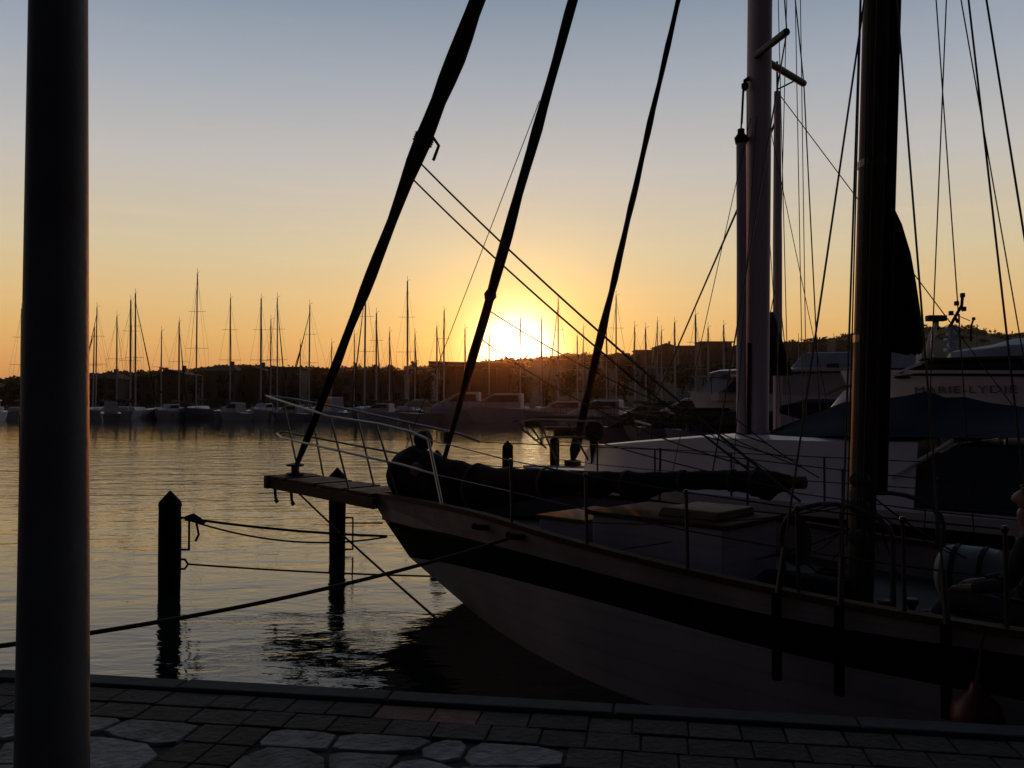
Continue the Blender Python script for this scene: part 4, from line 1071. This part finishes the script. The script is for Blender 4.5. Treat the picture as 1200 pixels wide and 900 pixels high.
mb = MB(); mb.hexa([K.P(sk_s - .22, .02, dk + .004), K.P(sk_s + .75, .02, dk + .004), K.P(sk_s + .75, .62, dk + .004), K.P(sk_s - .22, .62, dk + .004)], [K.P(sk_s - .22, .02, seat_z), K.P(sk_s + .75, .02, seat_z), K.P(sk_s + .75, .62, seat_z), K.P(sk_s - .22, .62, seat_z)]); mb.build('cockpit_seat', M_teak, ketch, bevel=.015)
# red fender
c = None
lo = [3, 11]
for _ in range(40):
    md = sum(lo) / 2; bb, zz = cap_at(md)
    if px(K.P(md, bb + .18, zz))[0] < 1143: lo[0] = md
    else: lo[1] = md
bb, zz = cap_at(lo[0]); c = K.P(lo[0], bb + .17, 0); c.z = at(1143, 840, c.y).z
fd = thing('fender', 'dark red ball fender hanging on the ketch side at lower right', 'fender', tuple(c))
mb = MB(); mb.lathe(c, [(.01, -.14), (.07, -.125), (.125, -.06), (.14, 0), (.125, .07), (.07, .125), (.04, .15), (.03, .19), (.01, .2)], 18); mb.build('ball', M_red, fd, smooth=True)
mb = MB(); mb.tube([c + Vector((0, 0, .18)), K.P(lo[0], bb + .03, zz)], .01, 6); mb.build('lanyard', M_rope, fd)

# ------------------------------------------------------------------ ropes to the piles and quay
def rope(name, pts, r, label, m=M_rope):
    o = tubeof(pts, r, 6).build(name, m, None, origin=pts[0], smooth=True); tag(o, label, 'rope', 'mooring ropes of the ketch'); return o
pr = Vector((pileA.x + rA + .13, pileA.y - .06, at(198, 607, pileA.y).z))
be = K.at(456, 628, 0) + K.n * .03
rope('mooring_rope', sag(pr, be, .035, 18), .017, 'upper taut rope from the left pile bracket to the ketch bow')
rope('mooring_rope', sag(pr + Vector((0, 0, -.02)), be + Vector((0, 0, -.01)), .16, 18), .012, 'slack lower rope below the taut one at the left pile')
pr2 = Vector((pileA.x + rA + .12, pileA.y - .06, at(198, 660, pileA.y).z))
rope('mooring_rope', sag(pr2, K.at(506, 675, 0) + K.n * .02, .02, 18), .012, 'thin level rope from the left pile ring to the stem')
q0 = atz(-40, 784, QZ) + Vector((0, .05, .10))
rope('mooring_rope', sag(q0, hawse, .10, 24), .016, 'long rope rising from the quay behind the lamp post to the hawse')
rope('mooring_rope', sag(K.at(350, 578, 0), atz(537, 741, 0) + Vector((0, 0, -.05)), .03, 18), .014, 'diagonal line from the bowsprit down into the water')
bwp = MB(); bwp.tube([Vector((pileB.x + rB, pileB.y, at(395, 613, pileB.y).z)), K.at(448, 613, 0)], .012, 6)
o = bwp.build('mooring_rope', M_rope, None, origin=(pileB.x, pileB.y, 1), smooth=True); tag(o, 'short rope from the bowsprit pile ring to the stem', 'rope', 'mooring ropes of the ketch')
# eye splice knot on the left pile
mb = MB(); mb.tube([pr + Vector((-.05, 0, .0)), pr + Vector((.05, 0, .02)), pr + Vector((.2, 0, -.05))], [.03, .05, .02], 8); mb.tube([pr + Vector((.08, 0, 0)), pr + Vector((.12, 0, -.2)), pr + Vector((.08, 0, -.28))], .015, 6)
o = mb.build('rope_splice', M_rope, None, origin=pr, smooth=True); tag(o, 'thick spliced loop hanging at the left pile bracket', 'rope')
# mooring bollard for the long rope
mb = MB(); bp_ = q0 + Vector((0, -.05, -.10)); mb.lathe(bp_, [(.11, 0), (.11, .03), (.06, .05), (.06, .14), (.10, .18), (.10, .22), (.01, .24)], 14)
o = mb.build('mooring_bollard', M_black, None, origin=bp_, smooth=True); tag(o, 'small iron bollard on the quay edge left of the lamp post', 'bollard')

# ------------------------------------------------------------------ lamp post in the left foreground
Yp = 2.55
pb = at(66, 470, Yp); r_bot = 79 * Yp / F / 2; r_top = 63 * Yp / F / 2
lp = thing('lamp_post', 'thick round dark steel lamp post close to the camera at left', 'lamp post', (pb.x, Yp, QZ))
xt = at(63.5, 0, Yp)
def pc(z):
    f = (z - at(66, 900, Yp).z) / (at(63, 0, Yp).z - at(66, 900, Yp).z); return Vector((pb.x - .006 * f, Yp, z)), r_bot + (r_top - r_bot) * f
zs = [QZ, QZ + .3, 1.4, 2.0, 2.6, 3.2, 3.8, 4.6, 5.4]
mb = MB(); rg = []
for z in zs:
    c, r_ = pc(z); r_ = max(r_, .055); rg.append([c + Vector((math.cos(6.283 * k / 40) * r_, math.sin(6.283 * k / 40) * r_, 0)) for k in range(40)])
mb.rings(rg); mb.build('pole', M_post, lp, smooth=True)
mb = MB(); mb.lathe((pb.x, Yp, QZ), [(.19, 0), (.19, .02), (.125, .03), (.115, .08), (.11, .08)], 28); mb.build('base_flange', M_post, lp)
mb = MB(); c, _ = pc(5.4); mb.tube([c, c + Vector((0, 0, .35)), c + Vector((.25, 0, .6)), c + Vector((.7, 0, .65))], [.05, .045, .04, .035], 10); mb.build('arm', M_post, lp, smooth=True)
mb = MB(); mb.lathe(c + Vector((.85, 0, .6)), [(.02, .12), (.1, .08), (.18, 0), (.16, -.03), (.02, -.04)], 18); mb.build('lamp_head', M_post, lp, smooth=True)

# ------------------------------------------------------------------ neighbouring white motorsailer
Eo = K.P(0, -4.0, 0)
E = Frame((Eo.x, Eo.y), TH)
se, ze = E.cp(612, 545, 0)
eb = E.P(se, 0, 0); E = Frame((eb.x, eb.y), TH)
ms_ = thing('motorsailer', 'white motorsailer moored behind the ketch with blue boom tent and pale mast', 'sailboat', (eb.x, eb.y, 0))
zE = E.cp(612, 545, 0)[1]; zmE = zE - .02
rows = gen_hull(E, 12.5, 3.5, zE, zmE, zmE, over=1.0, full=.40, stern=.8, ns=24)
hull_obj(E, rows, 'hull', ms_, M_white, M_white, M_anti); deck_obj(E, rows, ms_, M_white)
# dark rubbing band near the sheer
for sd in (0, 1):
    a_ = rows[0][sd][3:]; c_ = rows[1][sd][3:]; sg = 1 if sd == 0 else -1
    mb = MB(); rg = []
    for p, q in zip(a_, c_):
        u_ = lambda f, o: E.P(p[0] + (q[0] - p[0]) * f, (p[1] + (q[1] - p[1]) * f) + sg * o, p[2] + (q[2] - p[2]) * f)
        rg.append([u_(.42, 0), u_(.42, .035), u_(.80, .035), u_(.80, 0)])
    mb.rings(rg); mb.build('rubbing_band', M_black, ms_)
# long low coachroof rising to the cockpit
def zof(x, y, off=0): return E.cp(x, y, off)[1]
def sof(x, y=520, off=0): return E.cp(x, y, off)[0]
cs = []
for x, y, w in ((700, 526, .35), (717, 520, .62), (773, 515, .85), (860, 508, 1.0), (940, 510, 1.1), (1040, 512, 1.15), (1110, 512, 1.15)):
    s_, z_ = E.cp(x, y, 0); cs.append((s_, w, zmE - .03, w * .86, max(z_, zmE + .05)))
cabin_loft(E, cs).build('coachroof', M_white, ms_, smooth=True)
# doghouse: raked dark windscreen with a bright frame, dark sides
w0 = E.cp(1046, 563, 1.1); w1 = E.cp(1118, 520, 1.0)
sd0, zd0 = w0; sd1, zd1 = w1
secs = [(sd0, 1.10, zmE, 1.08, zd0 + .02), (sd1, 1.15, zmE, 1.0, zd1), (sd1 + 3.2, 1.2, zmE, 1.05, zd1), (sd1 + 3.3, 1.2, zmE, 1.05, zd1 - .05)]
cabin_loft(E, secs).build('doghouse', M_glass, ms_)
tubes('windscreen_frame', [[E.P(sd0 - .02, o, zd0 + .03), E.P(sd1 - .02, o * .93, zd1 + .02)] for o in (1.10, 0, -1.10)] + [[E.P(sd1 - .02, 1.02, zd1 + .03), E.P(sd1 - .02, -1.02, zd1 + .03)]], .025, mat('bright_alu_frame', (.6, .58, .56), .35, metal=.4, var=.1), ms_, 8)
# mast, stowed pole, spreaders
mE, _ = E.cp(885, 545, 0)
mbase = E.P(mE, 0, zmE)
mEw = 29 * mbase.y / F
topE = at(891, 0, mbase.y); slope = (topE.x - mbase.x - 0) / (topE.z - mbase.z)
def mE_pt(z): return Vector((mbase.x + (at(890.5, 0, mbase.y).x - mbase.x) / (at(890, 0, mbase.y).z - mbase.z) * (z - mbase.z), mbase.y, z))
def oval(c, w, l, n=16): return [c + Vector((math.cos(6.283 * k / n) * w / 2, math.sin(6.283 * k / n) * l / 2, 0)) for k in range(n)]
mb = MB(); mb.rings([oval(mE_pt(z), mEw * (1 - .006 * z), mEw * 1.2) for z in (zmE, 3, 5, 8, 13)]); mb.build('mast', M_alu, ms_, smooth=True)
mb = MB(); mb.rings([[p + Vector((.0, -.01, 0)) for p in oval(mE_pt(z) + Vector((-mEw * .42, -mEw * .45, 0)), mEw * .16, mEw * .1, 8)] for z in (zmE + .3, 3.2)]); mb.build('mast_slot', M_rubber, ms_)
mb = MB(); pz0, pz1 = zmE + .1, at(868, 152, mbase.y).z
mb.tube([at(868.5, 545, mbase.y - .1), at(869, 300, mbase.y - .1), at(868.5, 165, mbase.y - .1)], 11.5 * mbase.y / F / 2, 12); mb.build('stowed_pole', M_alu, ms_, smooth=True)
mb = MB(); c = at(868.5, 160, mbase.y - .1); mb.lathe(c, [(.08, -.1), (.095, -.02), (.05, .04), (.05, .1), (.01, .12)], 12); mb.tube([c + Vector((0, 0, .1)), at(871, 100, mbase.y - .1)], .012, 6); mb.tube([c + Vector((.05, 0, 0)), at(877, 165, mbase.y)], .03, 6); mb.lathe(at(873, 100, mbase.y - .1), [(.01, -.08), (.05, -.04), (.05, .02), (.01, .05)], 8)
mb.tube([at(873, 95, mbase.y - .1), at(880, 90, mbase.y)], .03, 6)
mb.build('pole_fitting', M_rubber, ms_, smooth=True)
tubes('pole_topping_line', [[at(870, 145, mbase.y - .15), at(872, 105, mbase.y - .15)], [at(876, 160, mbase.y - .15), at(875, 105, mbase.y - .15)]], .006, M_wire, ms_, 5)
zsp = at(888, 72, mbase.y).z
mc = mE_pt(zsp)
tip_n = at(922, 37, mbase.y - .98); tip_f = at(942, 98, mbase.y + .75)
tubes('spreader', [[mc + Vector((-mEw * .3, -mEw * .6, 0)), tip_n], [mc + Vector((mEw * .4, 0, -.02)), tip_f]], .05, M_wire, ms_, 8)
for k, (tp, sd) in enumerate(((tip_n, 1), (tip_f, -1))):
    ch = E.P(mE + .25, sd * 1.62, zmE + .05); hi_ = mE_pt(12.6)
    tubes('shroud', [[ch, tp, hi_]], .010, M_wire, ms_, 6)
    ch2 = E.P(mE + .55, sd * 1.60, zmE + .05); tubes('shroud', [[ch2, mE_pt(zsp - .2)]], .0055, M_wire, ms_, 5)
    ch3 = E.P(mE - .35, sd * 1.60, zmE + .05); tubes('shroud', [[ch3, mE_pt(zsp - .25)]], .0055, M_wire, ms_, 5)
f_bot = E.at(671, 540, 0); f_ref = E.at(795, 0, 0); fd_ = f_ref - f_bot; f_top = f_bot + fd_ * ((12.4 - f_bot.z) / fd_.z)
furled('furled_headsail', f_bot, f_top, [(0, .03), (.012, .09), (.05, .075), (.1, .058), (.16, .075), (.22, .055), (.4, .045), (1, .03)], 15, M_sail, ms_)
mb = MB(); mb.lathe(f_bot, [(.04, -.1), (.14, -.08), (.14, .0), (.06, .02)], 14); mb.build('furling_drum', M_rubber, ms_)
tubes('backstay', [[mE_pt(12.7), E.P(12.2, 0, zmE + .1)]], .009, M_wire, ms_, 5)
for (xa, ya, xb, yb) in ((912, 0, 925, 520), (922, 0, 909, 520), (932, 0, 942, 540), (938, 0, 946, 540)):
    p = at(xa, ya, mbase.y + .9); q = at(xb, yb, mbase.y + 1.2); tubes('halyard', [[p + (p - q) * .5, q]], .007, M_wire, ms_, 5)
# pulpit of the motorsailer
zr = zE
def Et(lst): return [E.at(x, y, o) for x, y, o in lst]
tubes('pulpit_rail', [Et([(700, 494, .62), (660, 493, .4), (625, 491, .15), (609, 495, .0), (612, 503, -.02), (640, 525, -.0)]), Et([(712, 490, -.62), (660, 489, -.4), (630, 489, -.15), (615, 492, -.02)]), Et([(700, 512, .62), (640, 512, .35), (627, 516, .1), (617, 505, 0)]), Et([(632, 493, .2), (652, 540, .25)]), Et([(618, 494, .05), (636, 520, .08)]), Et([(664, 493, .42), (690, 540, .5)]), Et([(680, 491, -.5), (703, 530, -.55)])], .016, M_steel, ms_, 7)
tops = []
for k in range(9):
    s_ = 1.6 + k * 1.15
    tt = min(1, s_ / 12.5 / .40); bb = 1.75 * (1 - (1 - tt) ** 2.1) - .06
    p = E.P(s_, bb, zmE - .03); q = p + Vector((0, 0, .55)); tops.append((p, q)); tubeof([p, q], .013).build('stanchion', M_steel, ms_)
tubes('lifeline', [[q for p, q in tops], [p.lerp(q, .5) for p, q in tops]], .006, M_wire, ms_, 5)
# boom with the blue tent
bs = [(903, 505, 505), (925, 496, 511), (955, 484, 514), (990, 471, 512), (1030, 468, 512), (1060, 464, 513), (1088, 458, 513), (1108, 466, 513), (1130, 465, 514), (1160, 472, 514), (1200, 477, 514), (1260, 482, 514), (1330, 490, 512)]
mb = MB(); rg = []
for i, (x, yt, yb) in enumerate(bs):
    s_, zt = E.cp(x, yt, 0); wd = .06 + .95 * min(1, i / 4.0)
    zl = E.cp(x, yb, wd)[1]; zl = min(zl, zt - .06)
    rg.append([E.P(s_, wd, zl), E.P(s_, wd * .72, zl + (zt - zl) * .30), E.P(s_, wd * .35, zl + (zt - zl) * .62 - .02), E.P(s_, 0, zt), E.P(s_, -wd * .35, zl + (zt - zl) * .62 - .02), E.P(s_, -wd * .72, zl + (zt - zl) * .30), E.P(s_, -wd, zl)])
mb.rings(rg, closed=True); mb.build('boom_tent', M_blue, ms_, smooth=True)
p = E.at(905, 512, 0); q = E.at(1330, 500, 0); mb = MB(); mb.tube([mbase + Vector((.1, 0, p.z - mbase.z)), q], .075, 10); mb.build('boom', M_alu, ms_)
mb = MB(); mb.tube([E.at(962, 509, .2), E.at(912, 549, .2)], .035, 8); mb.build('boom_vang', M_rubber, ms_)
for x in (1042, 1100, 1180):
    tubeof([E.at(x, 512, .9), E.P(sof(x, 512, .9), .95, zmE)], .014).build('tent_pole', M_steel, ms_)
# outboard on the motorsailer's bow rail
c = E.at(696, 502, .55)
ob2 = thing('outboard_motor', 'black outboard motor hung on the neighbouring bow rail beside the third stay', 'outboard motor', tuple(c))
def rg2(cz, w, l): return [c + Vector((math.copysign(abs(math.cos(6.283 * k / 14)) ** .6, math.cos(6.283 * k / 14)) * l, math.copysign(abs(math.sin(6.283 * k / 14)) ** .6, math.sin(6.283 * k / 14)) * w, cz)) for k in range(14)]
mb = MB(); mb.rings([rg2(-.18, .10, .11), rg2(-.1, .12, .15), rg2(.04, .12, .15), rg2(.1, .08, .1)]); mb.build('cowl', M_rubber, ob2, smooth=True)
mb = MB(); mb.rings([rg2(-.5, .03, .05), rg2(-.18, .05, .07)]); mb.tube([c + Vector((-.05, 0, -.5)), c + Vector((.14, 0, -.52))], [.045, .02], 8); mb.build('leg', M_rubber, ob2, smooth=True)
mb = MB(); mb.tube([c + Vector((-.1, 0, -.1)), c + Vector((-.36, 0, -.05))], .018, 6); mb.build('tiller', M_rubber, ob2)
# upturned tender
s_, z_ = E.cp(990, 453, -1.2)
c = E.P(s_, -1.2, zmE)
td = thing('tender', 'small white upturned tender showing left of the brown mast', 'dinghy', tuple(c))
fr = Frame((E.P(s_ - .35, -1.4, 0).x, E.P(s_ - .35, -1.4, 0).y), TH)
mb = MB(); mb.rings([[fr.P(a_, math.cos(6.283 * k / 12) * w, zmE + .15 + (z_ - zmE - .15) * hgt * max(0, math.sin(6.283 * k / 12)) ) for k in range(12)] for a_, w, hgt in ((-.15, .08, .35), (.0, .30, .70), (.25, .42, .95), (.45, .42, 1.0), (.6, .36, .9))]); mb.build('hull', M_white, td, smooth=True)
mb = MB(); mb.tube([fr.P(.0, .0, z_ - .10), fr.P(.25, 0, z_ - .0), fr.P(.45, 0, z_ + .02)], .025, 6); mb.build('keel_strip', M_teak, td)

# ------------------------------------------------------------------ sailboat with the slim mast behind
sailboat(911, 108, 19.5, 10, TH, 'sailboat behind the motorsailer whose slim mast ends below the spreaders', random.Random(3), furl=False, spread=0, hullm=M_white, fat=1.12, group='sailboats beside the motorsailer')
c = at(911, 400, 19.4)
o_ = [ob_ for ob_ in COL.objects if ob_.name.startswith('sailboat') and ob_.type == 'EMPTY'][-1]
mb = MB(); mb.rings([[at(x0, y, 19.3) + Vector((math.cos(6.283 * k / 10) * (x1 - x0) / 2 * 19.3 / F + (x1 - x0) / 2 * 19.3 / F, math.sin(6.283 * k / 10) * .15, 0)) for k in range(10)] for x0, x1, y in ((902, 905, 366), (900, 912, 385), (899, 919, 405), (898, 926, 428), (900, 930, 440))])
mb.build('mast_sail_cover', M_navy, o_, smooth=True)

# ------------------------------------------------------------------ big white motor yacht with the flybridge
bw_ = at(806, 470, 40); A = Frame((bw_.x, bw_.y), 30)
zA = at(815, 462, 40).z
ya = thing('motor_yacht', 'white motor yacht with dark windscreen and flybridge left of the brown mast', 'motor yacht', (bw_.x, bw_.y, 0))
rows = gen_hull(A, 15, 4.6, zA + .15, zA - .2, zA - .2, over=1.8, full=.42, stern=.92, ns=18)
hull_obj(A, rows, 'hull', ya, M_white, M_white, M_anti); deck_obj(A, rows, ya, M_white)
def As(x, y, off): return A.cp(x, y, off)
s0, _ = As(838, 458, 1.4); s1, z1 = As(868, 437, 1.4); s2, _ = As(1000, 437, 1.4)
mb = cabin_loft(A, [(s0 - .2, 1.3, zA - .3, 1.2, zA + .02), (s0 + .2, 1.5, zA - .3, 1.4, zA + .1), (s1, 1.7, zA - .3, 1.4, z1 - .05), (s2 + 3, 1.8, zA - .3, 1.5, z1)])
mb.build('saloon', mat('pinkish_gelcoat', (.50, .40, .38), .45, var=.15, scale=1), ya)
mb = MB()
mb.quad(A.P(s0 + .1, 1.44, zA + .0), A.P(s1 + .1, 1.38, z1 - .02), A.P(s1 + .1, -1.38, z1 - .02), A.P(s0 + .1, -1.44, zA + .0))
mb.hexa([A.P(s0 + .4, 1.64, zA + .05), A.P(s1 + 1.6, 1.74, zA + .05), A.P(s1 + 1.6, 1.60, zA + .05), A.P(s0 + .4, 1.50, zA + .05)], [A.P(s1 - .1, 1.50, z1 - .12), A.P(s1 + 1.6, 1.60, z1 - .12), A.P(s1 + 1.6, 1.42, z1 - .12), A.P(s1 - .1, 1.40, z1 - .12)])
mb.build('windscreen', M_glass, ya)
mb = MB(); rg = []
for x, y in ((833, 437), (845, 434), (905, 432), (1010, 431)):
    s_, z_ = As(x, y, 1.5); rg.append([A.P(s_, 1.75, z_ - .13), A.P(s_, 1.8, z_ - .03), A.P(s_, 1.5, z_ + .03), A.P(s_, -1.5, z_ + .03), A.P(s_, -1.8, z_ - .03), A.P(s_, -1.75, z_ - .13)])
mb.rings(rg); mb.build('roof', M_white, ya, smooth=True)
sf0, zf0 = As(926, 432, 1.4); sf1, zf1 = As(942, 413, 1.4); sf2, _ = As(1010, 415, 1.4)
mb = cabin_loft(A, [(sf0, 1.4, zf0 - .05, 1.3, zf0 + .03), (sf1, 1.5, zf0 - .05, 1.35, zf1), (sf2 + 2, 1.5, zf0 - .05, 1.35, zf1 - .05)]); mb.build('flybridge', M_tarp, ya)
mb = MB(); s_, z_ = As(976, 430, 1.55); mb.box(A.P(s_, 1.55, z_), (.5, .06, .28), A.ax()); mb.build('lifebuoy_case', mat('maroon_case', (.10, .02, .03), .6, var=.1), ya)
mb = MB(); mb.hexa([A.P(.6, .6, zA + .1), A.P(2.4, 1.0, zA), A.P(2.4, -1.0, zA), A.P(.6, -.6, zA + .1)], [A.P(1.6, .1, at(826, 436, 40).z), A.P(1.9, .12, at(826, 438, 40).z), A.P(1.9, -.12, at(826, 438, 40).z), A.P(1.6, -.1, at(826, 436, 40).z)]); mb.build('foredeck_cover', M_tarp, ya)
pr_ = [A.P(3.5, 1.9, zA + .55), A.P(1.5, 1.2, zA + .75), A.P(.1, 0, zA + .85), A.P(1.5, -1.2, zA + .75), A.P(3.5, -1.9, zA + .55)]
tubes('bow_rail', [pr_] + [[p, p - Vector((0, 0, .75))] for p in pr_], .025, M_steel, ya, 6)

# ------------------------------------------------------------------ named motor yacht on the right
pB = at(985, 470, 27); Bf = Frame((pB.x, pB.y), 36)
def Bs(x, y, off=1.9): return Bf.cp(x, y, off)
zBd = Bs(1120, 440)[1]
yb_ = thing('motor_yacht', 'large motor yacht with lettered side, dark window band and pale tarpaulin at right', 'motor yacht', (pB.x, pB.y, 0))
rows = gen_hull(Bf, 15, 4.4, zBd + .25, zBd, zBd, over=1.8, full=.34, stern=.95, ns=20)
hull_obj(Bf, rows, 'hull', yb_, M_white, M_white, M_anti); deck_obj(Bf, rows, yb_, M_white)
for sd in (0, 1):
    sg = 1 if sd == 0 else -1; rg = []
    for p in rows[0][sd][3:]: rg.append([Bf.P(p[0], p[1] + sg * .0, p[2] - .16), Bf.P(p[0], p[1] + sg * .05, p[2] - .15), Bf.P(p[0], p[1] + sg * .05, p[2] - .10), Bf.P(p[0], p[1] + sg * .0, p[2] - .09)])
    mb = MB(); mb.rings(rg); mb.build('rubbing_strake', M_black, yb_)
sw0, zw0 = Bs(1048, 440, 1.5); sw1, zw1 = Bs(1086, 424, 1.5); sw2 = 13.5
zwt = Bs(1150, 421, 1.6)[1]
mb = cabin_loft(Bf, [(sw0, 1.5, zBd - .05, 1.45, zBd + .05), (sw1, 1.6, zBd - .05, 1.45, zwt - .02), (sw2, 1.7, zBd - .05, 1.55, zwt)]); mb.build('saloon', M_glass, yb_)
tubes('windscreen_frame', [[Bf.P(sw0 - .03, o, zBd + .06), Bf.P(sw1 - .03, o * .97, zwt)] for o in (1.5, .5, -.5, -1.5)] + [[Bf.P(sw0 - .05, 1.55, zBd + .04), Bf.P(sw1 + .3, 1.75, zBd + .12)]], .035, M_white, yb_, 6)
mb = MB(); mb.hexa([Bf.P(sw1 - .2, 1.6, zwt + .003), Bf.P(sw2, 1.7, zwt + .003), Bf.P(sw2, -1.7, zwt + .003), Bf.P(sw1 - .2, -1.6, zwt + .003)], [Bf.P(sw1 - .1, 1.6, zwt + .07), Bf.P(sw2, 1.7, zwt + .07), Bf.P(sw2, -1.7, zwt + .07), Bf.P(sw1 - .1, -1.6, zwt + .07)]); mb.build('saloon_roof', M_varnish, yb_)
mb = MB(); rg = []
for x, y, w in ((1112, 418, .6), (1120, 411, 1.2), (1140, 408, 1.4), (1165, 404, 1.45), (1190, 397, 1.45), (1210, 396, 1.45), (1260, 397, 1.4), (1300, 408, 1.2)):
    s_, z_ = Bs(x, y, .3); z_ = max(z_, zwt + .12)
    rg.append([Bf.P(s_, w, zwt + .075), Bf.P(s_, w * .96, zwt + .075 + (z_ - zwt) * .5), Bf.P(s_, w * .3, z_), Bf.P(s_, -w * .3, z_), Bf.P(s_, -w * .96, zwt + .075 + (z_ - zwt) * .5), Bf.P(s_, -w, zwt + .075)])
mb.rings(rg); mb.build('flybridge_tarpaulin', M_tarp, yb_, smooth=True)
# radar, lamp mast and instrument column
def Bt(x, y, off=0): return Bf.at(x, y, off)
mb = MB(); c = Bt(1097, 373); mb.box(c, (.55, .25, .17), (Vector((1, 0, 0)), Vector((0, 1, 0)), Vector((0, 0, 1)))); mb.tube([c, c - Vector((0, 0, .35))], .08, 8); mb.build('radar_scanner', M_rubber, yb_, bevel=.02)
mb = MB(); mb.tube([Bt(1112, 385), Bt(1119, 372), Bt(1127, 358), Bt(1128, 346)], .045, 8); mb.tube([Bt(1119, 372), Bt(1123, 378)], .05, 6)
mb.build('lamp_mast', M_rubber, yb_)
for x, y in ((1128, 346), (1121, 355.5), (1129.5, 362), (1114.5, 367)):
    mb = MB(); c = Bt(x, y); mb.box(c, (.11, .11, .13)); mb.tube([c, Bt((x + 1125) / 2, y + 3)], .02, 5); mb.build('mast_lamp', M_rubber, yb_, bevel=.015)
mb = MB(); c = Bt(1141, 373.5); mb.lathe(c, [(.01, -.06), (.05, -.03), (.05, .03), (.01, .05)], 10); mb.tube([c, Bt(1138, 382), Bt(1138, 400)], .03, 6); mb.tube([Bt(1125, 371), Bt(1137, 376)], .012, 5); mb.build('small_lamp', M_rubber, yb_)
for x, y in ((1145, 380), (1124.5, 368)):
    mb = MB(); mb.tube([Bt(x, y), Bt(x, 418)], .014, 5); mb.build('whip_antenna', M_steel, yb_)
mb = MB()
for k, (y, w) in enumerate(((386, .22), (392, .17), (398, .24), (404, .15), (410, .25))): mb.box(Bt(1115, y), (w * 1.5, w, .09))
mb.tube([Bt(1115, 383), Bt(1114, 420)], .07, 8); mb.build('instrument_column', M_tarp, yb_, bevel=.02)
mb = MB(); mb.tube([Bt(1095, 418, .8), Bt(1092, 400, .8), Bt(1097, 378, .0)], .05, 8); mb.tube([Bt(1085, 418, -.8), Bt(1090, 395, -.8), Bt(1097, 378, .0)], .05, 8); mb.build('radar_arch', M_white, yb_)
# the name lettered along the side
cu = bpy.data.curves.new('name_text', 'FONT'); cu.body = 'MARIE-LYDIE'; cu.size = .32; cu.extrude = .012; cu.space_character = 1.1
tmp = bpy.data.objects.new('name_text', cu); COL.objects.link(tmp); bpy.context.view_layer.update()
me = bpy.data.meshes.new_from_object(tmp.evaluated_get(bpy.context.evaluated_depsgraph_get())); bpy.data.objects.remove(tmp)
me.name = 'lettering'
xs_ = [v.co.x for v in me.vertices]; wt = max(xs_) - min(xs_)
sA2, zA2 = Bs(1066, 461, 2.2); sB2, _ = Bs(1192, 461, 2.2); k_ = (sB2 - sA2) / wt
def hull_off(s, z):
    def rowat(r):
        for p, q in zip(r, r[1:]):
            if p[0] <= s <= q[0]:
                f = (s - p[0]) / (q[0] - p[0]); return p[1] + (q[1] - p[1]) * f, p[2] + (q[2] - p[2]) * f
        return r[-1][1], r[-1][2]
    rr_ = [rowat(r[0]) for r in rows[:4]]
    for u_, d_ in zip(rr_, rr_[1:]):
        if d_[1] <= z <= u_[1]: return d_[0] + (u_[0] - d_[0]) * (z - d_[1]) / (u_[1] - d_[1]) + .01
    return rr_[0][0]
for v in me.vertices:
    s_ = sA2 + (v.co.x - min(xs_)) * k_; z_ = zA2 + v.co.y * .62 / .62 * .9; dep_ = v.co.z
    v.co = Bf.P(s_, hull_off(s_, z_) + .014 + dep_, z_) - Vector(yb_.location)
me.materials.clear(); me.materials.append(mat('brown_lettering', (.24, .17, .14), .6, var=.1))
lo_ = bpy.data.objects.new('lettering', me); COL.objects.link(lo_); lo_.parent = yb_

# ------------------------------------------------------------------ haze: box of thin air round the scene, added to give the sun bloom
hm_ = bpy.data.materials.new('bloom_haze'); hm_.use_nodes = True
t = hm_.node_tree; t.nodes.clear()
pv = N(t, 'ShaderNodeVolumePrincipled'); pv.inputs['Density'].default_value = .00010; pv.inputs['Color'].default_value = (.9, .82, .74, 1); pv.inputs['Anisotropy'].default_value = .93
mo = N(t, 'ShaderNodeOutputMaterial'); t.links.new(pv.outputs[0], mo.inputs['Volume'])
mb = MB(); mb.box((0, 290, 38), (1500, 720, 82)); hz = mb.build('haze', hm_); hz['kind'] = 'stuff'
